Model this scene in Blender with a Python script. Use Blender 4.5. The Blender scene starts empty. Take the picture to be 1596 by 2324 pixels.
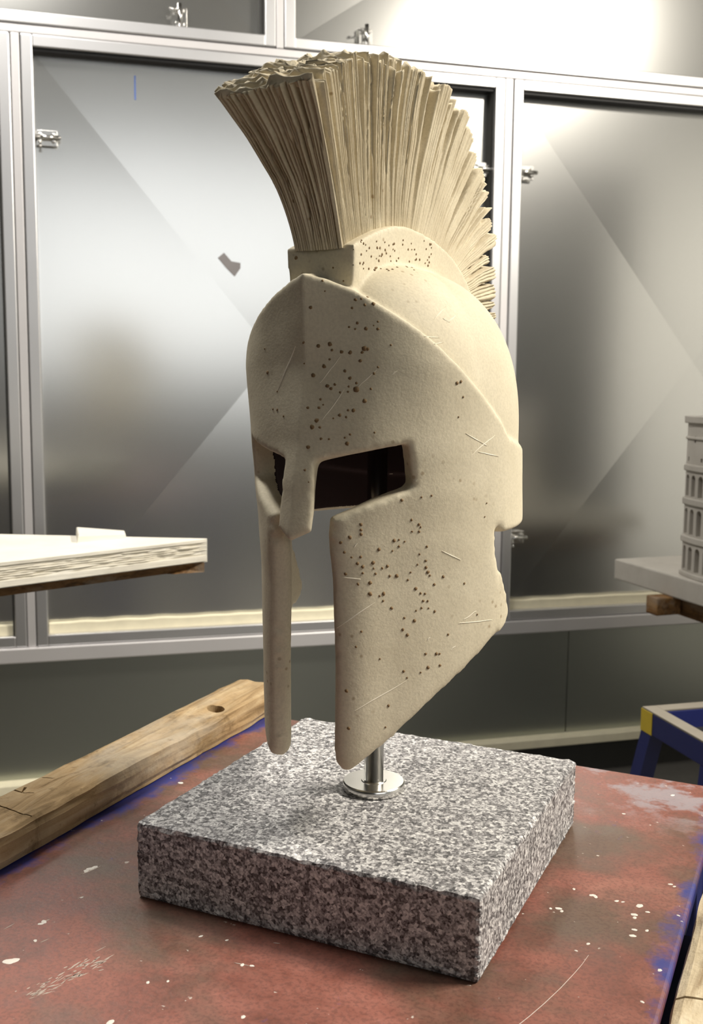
import bpy, bmesh, math, random
import numpy as np
from math import sin, cos, pi, radians
from mathutils import Vector, Matrix, noise
from mathutils.bvhtree import BVHTree
from mathutils.geometry import delaunay_2d_cdt

random.seed(7); rng = np.random.default_rng(7)
scene = bpy.context.scene
COL = scene.collection

# ------------------------------------------------------------------ camera
FPX, PITCH, ROLL = 2354.9, 0.1227, 0.0089
ZC = 1.25                                   # eye height above the workshop floor
cp, sp = cos(PITCH), sin(PITCH)
_rt0, _up0, FWD = np.array([1., 0, 0]), np.array([0, sp, cp]), np.array([0, cp, -sp])
RT = cos(ROLL) * _rt0 + sin(ROLL) * _up0
UP = -sin(ROLL) * _rt0 + cos(ROLL) * _up0
CAM = np.array([0, 0, ZC])
cam_d = bpy.data.cameras.new('camera'); cam = bpy.data.objects.new('camera', cam_d); COL.objects.link(cam)
cam_d.sensor_fit = 'VERTICAL'; cam_d.sensor_height = 36.0; cam_d.lens = FPX / 2324 * 36.0
M = Matrix.Identity(4)
for i in range(3):
    M[i][0], M[i][1], M[i][2], M[i][3] = RT[i], UP[i], -FWD[i], CAM[i]
cam.matrix_world = M
cam_d.clip_start = 0.05
cam_d.dof.use_dof = True; cam_d.dof.focus_distance = 0.95
cam_d.dof.aperture_fstop = (cam_d.lens / 1000) / 0.0030
scene.camera = cam

def ray(x, y):
    return (x - 798) / FPX * RT - (y - 1162) / FPX * UP + FWD
def on_z(x, y, z):
    d = ray(x, y); return CAM + d * ((z - ZC) / d[2])
def on_depth(x, y, dep):
    d = ray(x, y); return CAM + d * (dep / d[1])

# ------------------------------------------------------------------ light and exposure
world = bpy.data.worlds.new('workshop_air'); scene.world = world; world.use_nodes = True
world.node_tree.nodes['Background'].inputs[0].default_value = (0.9, 0.95, 1.0, 1)
world.node_tree.nodes['Background'].inputs[1].default_value = 0.02
vs = scene.view_settings
vs.view_transform = 'Standard'; vs.look = 'None'; vs.exposure = 0.0; vs.gamma = 1.0; vs.use_curve_mapping = False
CEIL = 3.4
ADDED_WINDOW_GLOW = 1.4                        # glow of the window added behind the camera for the door reflections
# (x, y, rotation, watts, colour, length)
LAMPS = [
    (2.22, 1.02, 0.25, 222, (1.0, 0.93, 0.82), 0.9, 'fluorescent ceiling lamp nearest the framed metal doors'),
    (-0.75, 1.65, 0.25, 42, (1.0, 0.96, 0.90), 1.2, 'fluorescent ceiling lamp over the layered stone slab'),
]

# ------------------------------------------------------------------ helpers
def link(o, parent=None):
    COL.objects.link(o)
    if parent is not None: o.parent = parent
    return o
def tag(o, label=None, cat=None, group=None, kind=None):
    if label: o['label'] = label
    if cat: o['category'] = cat
    if group: o['group'] = group
    if kind: o['kind'] = kind
    return o
def empty(name, loc, rz=0):
    o = bpy.data.objects.new(name, None); o.location = loc; o.rotation_euler = (0, 0, rz); o.empty_display_size = .05
    return link(o)
def mesh_obj(name, verts, faces, mat=None, parent=None, loc=(0, 0, 0), rz=0, smooth=False):
    me = bpy.data.meshes.new(name)
    me.from_pydata([tuple(map(float, v)) for v in verts], [], [tuple(map(int, f)) for f in faces])
    me.update()
    return from_mesh(name, me, mat, parent, loc, rz, smooth)
def from_mesh(name, me, mat=None, parent=None, loc=(0, 0, 0), rz=0, smooth=False):
    if smooth:
        me.polygons.foreach_set('use_smooth', [True] * len(me.polygons))
    if mat: me.materials.append(mat)
    o = bpy.data.objects.new(name, me); o.location = loc; o.rotation_euler = (0, 0, rz)
    return link(o, parent)
def bm_obj(name, bm, mat=None, parent=None, loc=(0, 0, 0), rz=0, smooth=False):
    bmesh.ops.recalc_face_normals(bm, faces=bm.faces)
    me = bpy.data.meshes.new(name); bm.to_mesh(me); bm.free()
    return from_mesh(name, me, mat, parent, loc, rz, smooth)
def add_box(bm, lo, hi, bevel=0.0, seg=2):
    lo, hi = Vector(lo), Vector(hi)
    ret = bmesh.ops.create_cube(bm, size=1)
    vs_ = ret['verts']
    for v in vs_:
        v.co = Vector(((lo[i] + hi[i]) / 2 + v.co[i] * (hi[i] - lo[i])) for i in range(3))
    if bevel > 0:
        es = list({e for v in vs_ for e in v.link_edges})
        bmesh.ops.bevel(bm, geom=es, offset=bevel, segments=seg, affect='EDGES', profile=0.5)
def box(name, lo, hi, mat, parent=None, loc=(0, 0, 0), rz=0, bevel=0.0, smooth=False):
    bm = bmesh.new(); add_box(bm, lo, hi, bevel)
    return bm_obj(name, bm, mat, parent, loc, rz, smooth)
def add_cyl(bm, p0, p1, r0, r1=None, n=24):
    p0, p1 = Vector(p0), Vector(p1); r1 = r0 if r1 is None else r1
    d = p1 - p0
    m = Matrix.Translation((p0 + p1) / 2) @ d.to_track_quat('Z', 'Y').to_matrix().to_4x4()
    bmesh.ops.create_cone(bm, cap_ends=True, segments=n, radius1=r0, radius2=r1, depth=d.length, matrix=m)
def lathe(prof, n=48):
    v = []; f = []
    for (r, z) in prof:
        for k in range(n):
            a = 2 * pi * k / n; v.append((r * cos(a), r * sin(a), z))
    m = len(prof)
    for i in range(m - 1):
        for k in range(n):
            f.append((i * n + k, i * n + (k + 1) % n, (i + 1) * n + (k + 1) % n, (i + 1) * n + k))
    f.append(tuple(range(n))[::-1]); f.append(tuple((m - 1) * n + k for k in range(n)))
    return v, f

# ------------------------------------------------------------------ materials
class NT:
    def __init__(s, name, **kw):
        s.m = bpy.data.materials.new(name); s.m.use_nodes = True; s.t = s.m.node_tree
        s.b = s.t.nodes['Principled BSDF']
        for k, v in kw.items(): s.b.inputs[k].default_value = v
        s.tc = s.t.nodes.new('ShaderNodeTexCoord')
    def n(s, typ, **kw):
        x = s.t.nodes.new(typ)
        for k, v in kw.items(): setattr(x, k, v)
        return x
    def l(s, a, b): s.t.links.new(a, b)
    def mapping(s, scale=(1, 1, 1), rot=(0, 0, 0)):
        mp = s.n('ShaderNodeMapping'); mp.inputs['Scale'].default_value = scale; mp.inputs['Rotation'].default_value = rot
        s.l(s.tc.outputs['Object'], mp.inputs['Vector']); return mp.outputs[0]
    def noise(s, scale, detail=4, rough=.55, vec=None, dist=0):
        x = s.n('ShaderNodeTexNoise'); x.inputs['Scale'].default_value = scale; x.inputs['Detail'].default_value = detail
        x.inputs['Roughness'].default_value = rough; x.inputs['Distortion'].default_value = dist
        s.l(vec or s.tc.outputs['Object'], x.inputs['Vector']); return x.outputs['Fac']
    def voro(s, scale, vec=None, feature='F1', rnd=1.0):
        x = s.n('ShaderNodeTexVoronoi', feature=feature); x.inputs['Scale'].default_value = scale
        x.inputs['Randomness'].default_value = rnd
        s.l(vec or s.tc.outputs['Object'], x.inputs['Vector']); return x
    def ramp(s, fac, stops, interp='LINEAR'):
        x = s.n('ShaderNodeValToRGB'); e = x.color_ramp; e.interpolation = interp
        while len(e.elements) < len(stops): e.elements.new(.5)
        for el, (p, c) in zip(e.elements, stops):
            el.position = p; el.color = (c, c, c, 1) if isinstance(c, (int, float)) else (*c, 1)
        s.l(fac, x.inputs['Fac']); return x.outputs['Color']
    def mix(s, fac, a, b, blend='MIX'):
        x = s.n('ShaderNodeMix', data_type='RGBA', blend_type=blend)
        for sock, v in ((x.inputs[0], fac), (x.inputs[6], a), (x.inputs[7], b)):
            if isinstance(v, (int, float)): sock.default_value = v
            elif isinstance(v, tuple): sock.default_value = (*v, 1)
            else: s.l(v, sock)
        return x.outputs[2]
    def math(s, op, a, b=0.0, c=0.0):
        x = s.n('ShaderNodeMath', operation=op)
        for sock, v in zip(x.inputs, (a, b, c)):
            if isinstance(v, (int, float)): sock.default_value = v
            else: s.l(v, sock)
        return x.outputs[0]
    def sep(s, vec=None):
        x = s.n('ShaderNodeSeparateXYZ'); s.l(vec or s.tc.outputs['Object'], x.inputs[0]); return x.outputs
    def color(s, c): s.l(c, s.b.inputs['Base Color'])
    def rough(s, c): s.l(c, s.b.inputs['Roughness'])
    def bump(s, h, strength=.3, dist=.001):
        x = s.n('ShaderNodeBump'); x.inputs['Strength'].default_value = strength; x.inputs['Distance'].default_value = dist
        s.l(h, x.inputs['Height']); s.l(x.outputs[0], s.b.inputs['Normal'])

def plain(name, col, rough=.5, metal=0.0, **kw):
    t = NT(name, Roughness=rough, Metallic=metal, **kw)
    n = t.noise(30, 4)
    c = t.mix(n, tuple(x * .88 for x in col), tuple(min(1, x * 1.12) for x in col)); t.color(c)
    return t.m

def stone_mat(name, a, b, spec_strength=1.0):
    t = NT(name, Roughness=.72)
    t.b.inputs['Specular IOR Level'].default_value = .3
    c = t.ramp(t.noise(22, 5, .6), [(.3, a), (.7, b)])
    g = t.noise(420, 3, .6)
    c = t.mix(t.ramp(g, [(.35, 0.30), (.6, 0.0)]), c, tuple(x * .72 for x in a))
    v = t.voro(95)
    spots = t.ramp(v.outputs['Distance'], [(.10, 1.0), (.2, 0.0)])
    keep = t.ramp(t.noise(9, 3, .6), [(.53, 0.0), (.62, 1.0)])
    c = t.mix(t.math('MULTIPLY', t.math('MULTIPLY', spots, keep), .55 * spec_strength), c, (.24, .155, .07))
    t.color(c)
    t.bump(t.math('ADD', t.math('MULTIPLY', g, .6), t.noise(90, 4, .6)), .25, .0012)
    return t.m
MAT = {}
MAT['limestone'] = stone_mat('cream_limestone', (.61, .545, .40), (.67, .605, .455))
MAT['crest'] = stone_mat('carved_limestone', (.52, .445, .305), (.63, .56, .41), 1.5)
MAT['pit'] = plain('brown_pit', (.20, .125, .055), .8)
MAT['scratch'] = plain('pale_scratch', (.80, .74, .60), .8)
MAT['dark_inside'] = plain('dark_maroon_inside', (.020, .006, .006), .9)

def granite():
    t = NT('speckled_granite', Roughness=.55)
    v1 = t.voro(300); v2 = t.voro(560)
    r1 = t.sep(v1.outputs['Color'])[0]; r2 = t.sep(v2.outputs['Color'])[1]
    g = t.math('ADD', t.math('MULTIPLY', r1, .45), t.math('MULTIPLY', r2, .35))
    g = t.math('ADD', g, t.math('MULTIPLY', t.noise(170, 5, .7), .30))
    c = t.ramp(g, [(.20, (.035, .034, .036)), (.42, (.145, .14, .142)), (.62, (.38, .37, .37)), (.88, (.74, .73, .71))])
    t.color(c); t.bump(g, .6, .0012)
    return t.m
MAT['granite'] = granite()

def marble():
    t = NT('pale_marble', Roughness=.6)
    c = t.ramp(t.noise(12, 6, .6), [(.3, (.44, .41, .365)), (.7, (.53, .50, .45))]); t.color(c)
    t.bump(t.noise(150, 4), .2, .001); return t.m
MAT['marble'] = marble()
def layered():
    t = NT('layered_limestone', Roughness=.8)
    c = t.ramp(t.noise(25, 5, .6, t.mapping((.3, .3, 3))), [(.3, (.72, .68, .58)), (.7, (.82, .79, .70))]); t.color(c)
    t.bump(t.noise(80, 5, .6, t.mapping((.3, .3, 3))), .4, .003); return t.m
MAT['layered'] = layered()

def wood(name, a, b, dark, scale=1.0):
    t = NT(name, Roughness=.8)
    t.b.inputs['Specular IOR Level'].default_value = .2
    vec = t.mapping((14 * scale, 1.6 * scale, 14 * scale))
    g = t.noise(3.2, 7, .65, vec, 1.2)
    c = t.ramp(g, [(.30, dark), (.47, a), (.70, b)])
    st = t.ramp(t.noise(7, 5, .6), [(.40, 1.0), (.62, 0.0)])
    c = t.mix(t.math('MULTIPLY', st, .55), c, tuple(x * .5 for x in a))
    bl_ = t.ramp(t.noise(16, 6, .7, t.mapping((1.0, .8, .5))), [(.36, 1.0), (.46, 0.0)])
    c = t.mix(t.math('MULTIPLY', bl_, .7), c, tuple(x * .6 for x in dark))
    gy = t.ramp(t.noise(9, 5, .6, t.mapping((1.5, .5, 1.5))), [(.52, 0.0), (.66, 1.0)])
    c = t.mix(t.math('MULTIPLY', gy, .45), c, (.42, .39, .33))
    sp_ = t.ramp(t.noise(60, 4, .7), [(.62, 0.0), (.70, 1.0)])
    c = t.mix(t.math('MULTIPLY', sp_, .5), c, dark)
    t.color(c); t.bump(t.math('ADD', g, t.noise(120, 4, .6)), .55, .002)
    return t.m
MAT['timber'] = wood('weathered_timber', (.42, .29, .15), (.60, .47, .29), (.14, .085, .035))
MAT['timber_pale'] = wood('pale_timber', (.60, .50, .34), (.74, .66, .50), (.25, .17, .09))
MAT['timber_dark'] = wood('brown_timber', (.23, .12, .045), (.33, .19, .08), (.07, .035, .015))

def sheet_metal(name, col, rough, metal, s=1.0):
    t = NT(name, Roughness=rough, Metallic=metal)
    n1 = t.noise(1.6 * s, 2, .4)
    c = t.mix(n1, tuple(x * .93 for x in col), tuple(min(1, x * 1.05) for x in col))
    t.color(c)
    return t.m
MAT['sheet'] = sheet_metal('galvanised_sheet', (.70, .70, .68), .21, 1.0)
MAT['alu'] = sheet_metal('aluminium_frame', (.72, .715, .72), .38, .95, 4)
MAT['rail'] = sheet_metal('pale_aluminium_rail', (.72, .70, .70), .45, .6, 4)
MAT['lowsheet'] = sheet_metal('dull_lower_sheet', (.44, .46, .42), .34, 1.0)
MAT['steel'] = sheet_metal('polished_steel', (.70, .69, .66), .20, 1.0, 30)
MAT['latch'] = sheet_metal('bright_zinc', (.82, .81, .78), .22, 1.0, 20)
MAT['foam'] = plain('cream_strip', (.80, .74, .55), .9)
MAT['concrete'] = plain('concrete', (.10, .095, .085), .85)
MAT['wallpaint'] = plain('grey_wall', (.10, .10, .095), .8)
MAT['whitewall'] = plain('white_wall', (.58, .58, .56), .8)
MAT['ceiling'] = plain('grey_ceiling', (.48, .475, .46), .9)
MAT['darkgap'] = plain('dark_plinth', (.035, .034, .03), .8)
MAT['tape'] = plain('grey_tape', (.24, .225, .225), .8)
MAT['bluepen'] = plain('blue_marker', (.10, .17, .45), .6)
MAT['blue'] = plain('blue_steel_paint', (.007, .012, .095), .45)
MAT['yellow'] = plain('yellow_paint', (.55, .40, .03), .5)
MAT['wornsteel'] = plain('worn_steel_top', (.20, .18, .145), .7)
MAT['black'] = plain('plain_black', (.008, .008, .009), .6)
MAT['scrape'] = plain('bare_scrape', (.40, .33, .28), .7)
MAT['crystal'] = plain('white_paint_drop', (.66, .62, .56), .7)

def table_paint(HW):
    t = NT('worn_red_and_blue_paint', Roughness=.5)
    x = t.sep()
    n = t.noise(11, 9, .72)
    red = t.ramp(n, [(.30, (.085, .030, .017)), (.47, (.19, .062, .042)), (.60, (.26, .095, .068)), (.78, (.34, .155, .115))])
    grime = t.ramp(t.noise(4.5, 7, .62, t.mapping((1, 1.6, 1), (0, 0, 1.0))), [(.46, 0.0), (.60, 1.0)])
    c = t.mix(t.math('MULTIPLY', grime, .78), red, (.085, .068, .045))
    c = t.mix(t.math('MULTIPLY', t.ramp(t.noise(300, 3, .6), [(.40, 1.0), (.52, 0.0)]), .35), c, (.06, .025, .018))
    nb = t.math('MULTIPLY', t.math('SUBTRACT', t.noise(18, 8, .75), .5), .10)
    ax = t.math('ADD', t.math('ADD', t.math('ABSOLUTE', x[0]), t.math('MULTIPLY', t.ramp(x[0], [(.0, 0.0), (.01, 1.0)]), -.006)), nb)
    edge = t.ramp(t.math('SUBTRACT', ax, HW - .5), [(.482, 0.0), (.500, 1.0)])
    ay = t.math('ADD', x[1], nb)
    edge2 = t.ramp(t.math('SUBTRACT', ay, -.5), [(.68, 0.0), (.76, 1.0)])   # worn, paler far edge
    corner = t.ramp(t.math('ADD', t.math('ADD', t.math('MULTIPLY', x[0], -1.0), t.math('MULTIPLY', x[1], -1.0)), nb), [(.50, 0.0), (.56, 1.0)])
    flecks = t.ramp(t.noise(38, 5, .75), [(.64, 0.0), (.70, 1.0)])
    patch = t.ramp(t.noise(4, 3, .5), [(.5, 0.0), (.62, 1.0)])
    bl = t.math('MAXIMUM', t.math('MAXIMUM', edge, corner), t.math('MULTIPLY', flecks, t.math('MULTIPLY', patch, .6)))
    c = t.mix(t.math('MULTIPLY', bl, .92), c, (.022, .035, .20))
    c = t.mix(t.math('MULTIPLY', t.math('MULTIPLY', t.math('MULTIPLY', edge2, t.ramp(x[0], [(.0, 0.0), (.08, 1.0)])), t.ramp(t.noise(11, 5, .7), [(.48, 0.0), (.56, 1.0)])), .75), c, (.24, .23, .25))
    dot = t.noise(120, 3, .5)
    c = t.mix(t.math('MULTIPLY', t.ramp(dot, [(.73, 0.0), (.76, 1.0)]), .7), c, (.55, .50, .44))
    scr = t.noise(14, 6, .75, t.mapping((.5, 3.5, 1), (0, 0, .35)))
    c = t.mix(t.math('MULTIPLY', t.ramp(scr, [(.70, 0.0), (.77, 1.0)]), .6), c, (.50, .36, .32))
    t.color(c)
    t.rough(t.ramp(n, [(.3, .38), (.7, .6)]))
    t.bump(t.math('ADD', n, t.noise(150, 4, .6)), .18, .0015)
    return t.m

# ================================================================== THE ROOM
WA = radians(15.3)                       # the door wall is turned by this angle
WLOC = (0, 3.0, 0)
Tn = np.array([cos(WA), sin(WA), 0]); Nn = np.array([sin(WA), -cos(WA), 0])
def wall_az(x, y):
    d = ray(x, y); P0 = np.array([0, 3.0, 0]) - np.array([0, 0, 0])
    t = (P0 @ Nn) / (d @ Nn); P = d * t
    return float((P - P0) @ Tn), float(P[2] + ZC)
def wobj(o):
    o.location = WLOC; o.rotation_euler = (0, 0, WA); return o

tag(box('floor', (-4.5, -4, -.1), (5.5, 5.2, 0), MAT['concrete']), kind='structure')
tag(box('ceiling', (-4.5, -4, CEIL), (5.5, 5.2, CEIL + .1), MAT['ceiling']), kind='structure')
tag(box('wall_left', (-3.6, -4, 0), (-3.5, 4.0, CEIL), MAT['wallpaint']), kind='structure')
tag(box('wall_right', (4.4, -4, 0), (4.5, 5.0, CEIL), MAT['whitewall']), kind='structure')
tag(box('wall_rear', (-3.6, -4, 0), (4.5, -3.9, CEIL), MAT['wallpaint']), kind='structure')

# glowing window band added in the rear wall to brighten the door reflections
wn = empty('added_glow_window_1', (2.45, -3.9, 1.35)); tag(wn, kind='structure')
tg_ = NT('added_glow_glass', Roughness=.6); tg_.b.inputs['Base Color'].default_value = (.8, .82, .82, 1)
tg_.b.inputs['Emission Color'].default_value = (.96, .98, 1.0, 1); tg_.b.inputs['Emission Strength'].default_value = ADDED_WINDOW_GLOW
for k in range(4):
    box('glow_pane', (-1.85 + k * .93, .010, .03), (-1.85 + k * .93 + .90, .016, 1.85), tg_.m, wn)
    box('mullion', (-1.88 + k * .93, .0, 0), (-1.85 + k * .93, .04, 1.88), MAT['alu'], wn)
box('mullion', (1.84, .0, 0), (1.87, .04, 1.88), MAT['alu'], wn)
box('added_window_frame', (-1.88, .0, -.03), (1.87, .05, .0), MAT['alu'], wn)
box('added_window_frame', (-1.88, .0, 1.88), (1.87, .05, 1.91), MAT['alu'], wn)

DEPTH = .046
wb = bm = bmesh.new()
add_box(bm, (-4.2, DEPTH + .030, 0), (4.6, DEPTH + .12, CEIL))
wall_back = tag(bm_obj('wall_back', bm, MAT['lowsheet'], None, WLOC, WA), kind='structure')
def wpart(name, lo, hi, mat, parent=wall_back, bevel=.002):
    return box(name, lo, hi, mat, parent, bevel=bevel)
# fixed posts and rails of the wall frame (coordinates along the wall, into the wall, height)
for a0, a1, z0, z1 in ((-.9105, -.8885, .53, 2.13), (.4515, .4755, .53, 2.13), (-2.265, -2.243, .53, 2.13), (1.815, 1.838, .53, 2.13),
                       (-.2215, -.2015, 2.152, CEIL), (-1.575, -1.555, 2.152, CEIL), (1.601, 1.621, 2.152, CEIL)):
    wpart('post', (a0, .004, z0), (a1, .07, z1), MAT['rail'])
wpart('rail', (-3.6, .004, 2.1305), (4.0, .07, 2.1515), MAT['rail'])
wpart('rail', (-3.6, -.006, .487), (4.0, .07, .5295), MAT['rail'], bevel=.004)
for i, (a0, a1) in enumerate(((-3.6, .738), (.741, 4.0))):
    wpart('lower_panel', (a0, .055, .137), (a1, .075, .487), MAT['lowsheet'], bevel=.001)
wpart('base_rail', (-3.6, .012, .108), (4.0, .075, .137), MAT['foam'], bevel=.003)
wpart('plinth', (-3.6, .06, 0), (4.0, .075, .108), MAT['darkgap'], bevel=0)

def latch(parent, a, z, vertical):
    """barrel bolt: zinc plate with two straps, sliding bolt and turned-down knob, bolted to the inside of a door frame"""
    bm = bmesh.new()
    add_box(bm, (-.027, -.003, -.020), (.027, .001, .020), .001)
    for s in (-1, 1):
        add_box(bm, (s * .017 - .005, -.012, -.012), (s * .017 + .005, -.002, .012), .002)
        for q in (-1, 1):
            add_cyl(bm, (s * .021, -.006, q * .015), (s * .021, -.001, q * .015), .003, n=10)
    plate = bm_obj('latch', bm, MAT['latch'], parent)
    bm = bmesh.new(); add_cyl(bm, (-.034, -.013, 0), (.030, -.013, 0), .0062, n=16)
    bmesh.ops.create_icosphere(bm, subdivisions=2, radius=.0062, matrix=Matrix.Translation((.030, -.013, 0)))
    bolt = bm_obj('bolt', bm, MAT['steel'], plate, smooth=True)
    bm = bmesh.new(); add_cyl(bm, (-.016, -.015, 0), (-.016, -.022, -.024), .0026, n=10)
    bmesh.ops.create_icosphere(bm, subdivisions=2, radius=.0042, matrix=Matrix.Translation((-.016, -.022, -.025)))
    bm_obj('bolt_knob', bm, MAT['steel'], plate, smooth=True)
    plate.location = (a, DEPTH - .012, z)
    if vertical: plate.rotation_euler = (0, pi / 2, 0)
    return plate

def door(n, a0, a1, z0, z1, strip=True, fw=.030):
    """framed sheet-metal door: four frame rails, recessed cross-broken sheet, pale strip along the bottom"""
    o = empty('door_%d' % n, WLOC, WA); tag(o, kind='structure')
    g = .0025
    for lo, hi in (((a0 + fw - .001, 0, z1 - fw), (a1 - fw + .001, .066, z1)), ((a0 + fw - .001, 0, z0), (a1 - fw + .001, .066, z0 + fw)),
                   ((a0, 0, z0), (a0 + fw, .066, z1)), ((a1 - fw, 0, z0), (a1, .066, z1))):
        box('frame_rail', lo, hi, MAT['alu'], o, bevel=.003)
    x0, x1, y0, y1 = a0 + fw - .004, a1 - fw + .004, z0 + fw - .004, z1 - fw + .004
    cx, cz = (x0 + x1) / 2, (y0 + y1) / 2
    v = [(x0, DEPTH, y0), (x1, DEPTH, y0), (x1, DEPTH, y1), (x0, DEPTH, y1), (cx, DEPTH + .014, cz)]
    v += [(p[0], DEPTH + .028, p[2]) for p in v[:4]]
    f = [(0, 1, 4), (1, 2, 4), (2, 3, 4), (3, 0, 4), (5, 8, 7, 6), (0, 5, 6, 1), (1, 6, 7, 2), (2, 7, 8, 3), (3, 8, 5, 0)]
    mesh_obj('door_sheet', v, f, MAT['sheet'], o)
    box('recess_shade', (a0 + fw - .001, .010, z1 - fw - .0075), (a1 - fw + .001, DEPTH + .004, z1 - fw + .001), MAT['black'], o)  # black strip standing in for the shade under the top rail
    box('recess_shade', (a1 - fw - .006, .016, z0 + fw), (a1 - fw + .001, DEPTH + .004, z1 - fw - .0075), MAT['darkgap'], o)  # dark strip standing in for shade on the right rail's inner face
    if strip:
        bm = bmesh.new(); N = 60
        top = [z0 + fw + .028 + .003 * noise.noise((i * .35, n * 7.1, 0)) for i in range(N + 1)]
        vv = []
        for i in range(N + 1):
            x = x0 + .006 + (x1 - x0 - .012) * i / N
            vv.append([bm.verts.new((x, y, z)) for y, z in ((.022, z0 + fw - .002), (.022, top[i] - .002), (.025, top[i]), (DEPTH - .004, top[i]), (DEPTH - .004, z0 + fw - .002))])
        for i in range(N):
            for k in range(5):
                bm.faces.new((vv[i][k], vv[i][(k + 1) % 5], vv[i + 1][(k + 1) % 5], vv[i + 1][k]))
        bm.faces.new(vv[0]); bm.faces.new(vv[-1][::-1])
        bm_obj('bottom_strip', bm, MAT['foam'], o)
    return o
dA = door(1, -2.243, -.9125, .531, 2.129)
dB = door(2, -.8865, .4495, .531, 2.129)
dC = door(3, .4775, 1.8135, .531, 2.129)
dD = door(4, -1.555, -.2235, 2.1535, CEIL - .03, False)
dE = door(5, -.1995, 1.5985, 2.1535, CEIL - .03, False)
latch(dA, -.972, 1.881, False); latch(dB, -.827, 1.881, False); latch(dB, .398, 1.876, False); latch(dC, .533, 1.875, False)
latch(dC, .534, .785, False); latch(dD, -.479, 2.213, True); latch(dE, .038, 2.209, True)
# blue marker line and torn tape on the big door
def sheet_depth(a, z, d=(-.8865, .4495, .531, 2.129)):
    cx, cz = (d[0] + d[1]) / 2, (d[2] + d[3]) / 2
    k = max(abs(a - cx) / ((d[1] - d[0]) / 2 - .026), abs(z - cz) / ((d[3] - d[2]) / 2 - .026))
    return DEPTH + .014 * (1 - k)
a_, z_ = -.597, 2.03; y_ = sheet_depth(a_, z_)
box('marker_line', (a_ - .0022, y_ - .0012, z_ - .031), (a_ + .0022, y_ + .004, z_ + .031), MAT['bluepen'], dB)
pts = [wall_az(x, y) for x, y in ((515, 568), (532, 588), (553, 592), (553, 604), (540, 623), (520, 603), (501, 580))]
y_ = sheet_depth(-.346, 1.579)
v = [(a, y_ - .0025, z) for a, z in pts] + [(a, y_ + .003, z) for a, z in pts]; k = len(pts)
mesh_obj('torn_tape', v, [tuple(range(k)), tuple(range(k, 2 * k))[::-1]] + [(i, k + i, k + (i + 1) % k, (i + 1) % k) for i in range(k)], MAT['tape'], dB)

# lamps under the ceiling
for (x, y, rz, W, col, ln, lab) in LAMPS:
    o = empty('ceiling_lamp', (x, y, CEIL), rz); tag(o, lab, 'lamp', 'fluorescent ceiling lamps')
    zz = -.20
    box('housing', (-.09, -ln / 2 - .03, zz + .05), (.09, ln / 2 + .03, zz + .10), MAT['rail'], o, bevel=.006)
    for s in (-1, 1):
        box('hanger', (-.006, s * ln * .4 - .006, zz + .10), (.006, s * ln * .4 + .006, 0), MAT['steel'], o)
    te = NT('lamp_tube_glow'); te.b.inputs['Emission Color'].default_value = (*col, 1); te.b.inputs['Emission Strength'].default_value = 6
    bm = bmesh.new()
    for s in (-.04, .04): add_cyl(bm, (s, -ln / 2, zz + .032), (s, ln / 2, zz + .032), .013, n=12)
    bm_obj('tube', bm, te.m, o, smooth=True)
    ld = bpy.data.lights.new('lamp_light', 'AREA'); ld.shape = 'RECTANGLE'; ld.size = .20; ld.size_y = ln; ld.energy = W; ld.color = col
    lo_ = bpy.data.objects.new('lamp_light', ld); lo_.location = (0, 0, zz); link(lo_, o)

# ================================================================== WORK TABLE
SLAB_C = np.array([.0236, .9533]); SLAB_YAW = radians(24.69)
Z_TOP = ZC - .3839                       # top of granite
Z_TAB = Z_TOP - .070                     # table top
u2 = np.array([sin(SLAB_YAW), cos(SLAB_YAW)]); w2 = np.array([cos(SLAB_YAW), -sin(SLAB_YAW)])
# table axes: local x = w2 direction, local y = u2 direction
def tab_local(P): q = np.array(P[:2]) - SLAB_C; return np.array([q @ w2, q @ u2])
eL = tab_local(on_z(300, 1810, Z_TAB))[0] - .085
eR = np.mean([tab_local(on_z(1584, 1934, Z_TAB))[0], tab_local(on_z(1515, 2324, Z_TAB))[0]])
eB = np.mean([tab_local(on_z(1305, 1738, Z_TAB))[1], tab_local(on_z(1596, 1778, Z_TAB))[1]])
tcx = (eL + .085 + eR) / 2
TORG = SLAB_C + w2 * tcx
tab = empty('work_table', (TORG[0], TORG[1], 0), -SLAB_YAW)
tag(tab, 'workshop table with worn red and blue painted steel top under the helmet sculpture', 'table')
MAT['table'] = table_paint((eR - eL - .085) / 2)
hx0, hx1, hy0, hy1 = eL - tcx, eR - tcx, -.62, eB
box('table_top', (hx0, hy0, Z_TAB - .012), (hx1, hy1, Z_TAB), MAT['table'], tab, bevel=.003)
for lo, hi in (((hx0 + .01, hy0 + .01, Z_TAB - .07), (hx0 + .05, hy1 - .01, Z_TAB - .0121)), ((hx1 - .05, hy0 + .01, Z_TAB - .07), (hx1 - .01, hy1 - .01, Z_TAB - .0121)),
               ((hx0 + .05, hy0 + .01, Z_TAB - .07), (hx1 - .05, hy0 + .05, Z_TAB - .0121)), ((hx0 + .05, hy1 - .05, Z_TAB - .07), (hx1 - .05, hy1 - .01, Z_TAB - .0121))):
    box('frame_bar', lo, hi, MAT['blue'], tab, bevel=.002)
for x in (hx0 + .015, hx1 - .065):
    for y in (hy0 + .015, hy1 - .065):
        box('leg', (x, y, 0), (x + .05, y + .05, Z_TAB - .07), MAT['blue'], tab, bevel=.003)
# ledge that carries the right-hand timber
Z_RT = Z_TAB - .004
box('side_ledge', (hx1 - .012, hy0 + .05, Z_RT - .062), (hx1 + .11, hy1 - .25, Z_RT - .050), MAT['blue'], tab)
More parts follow.
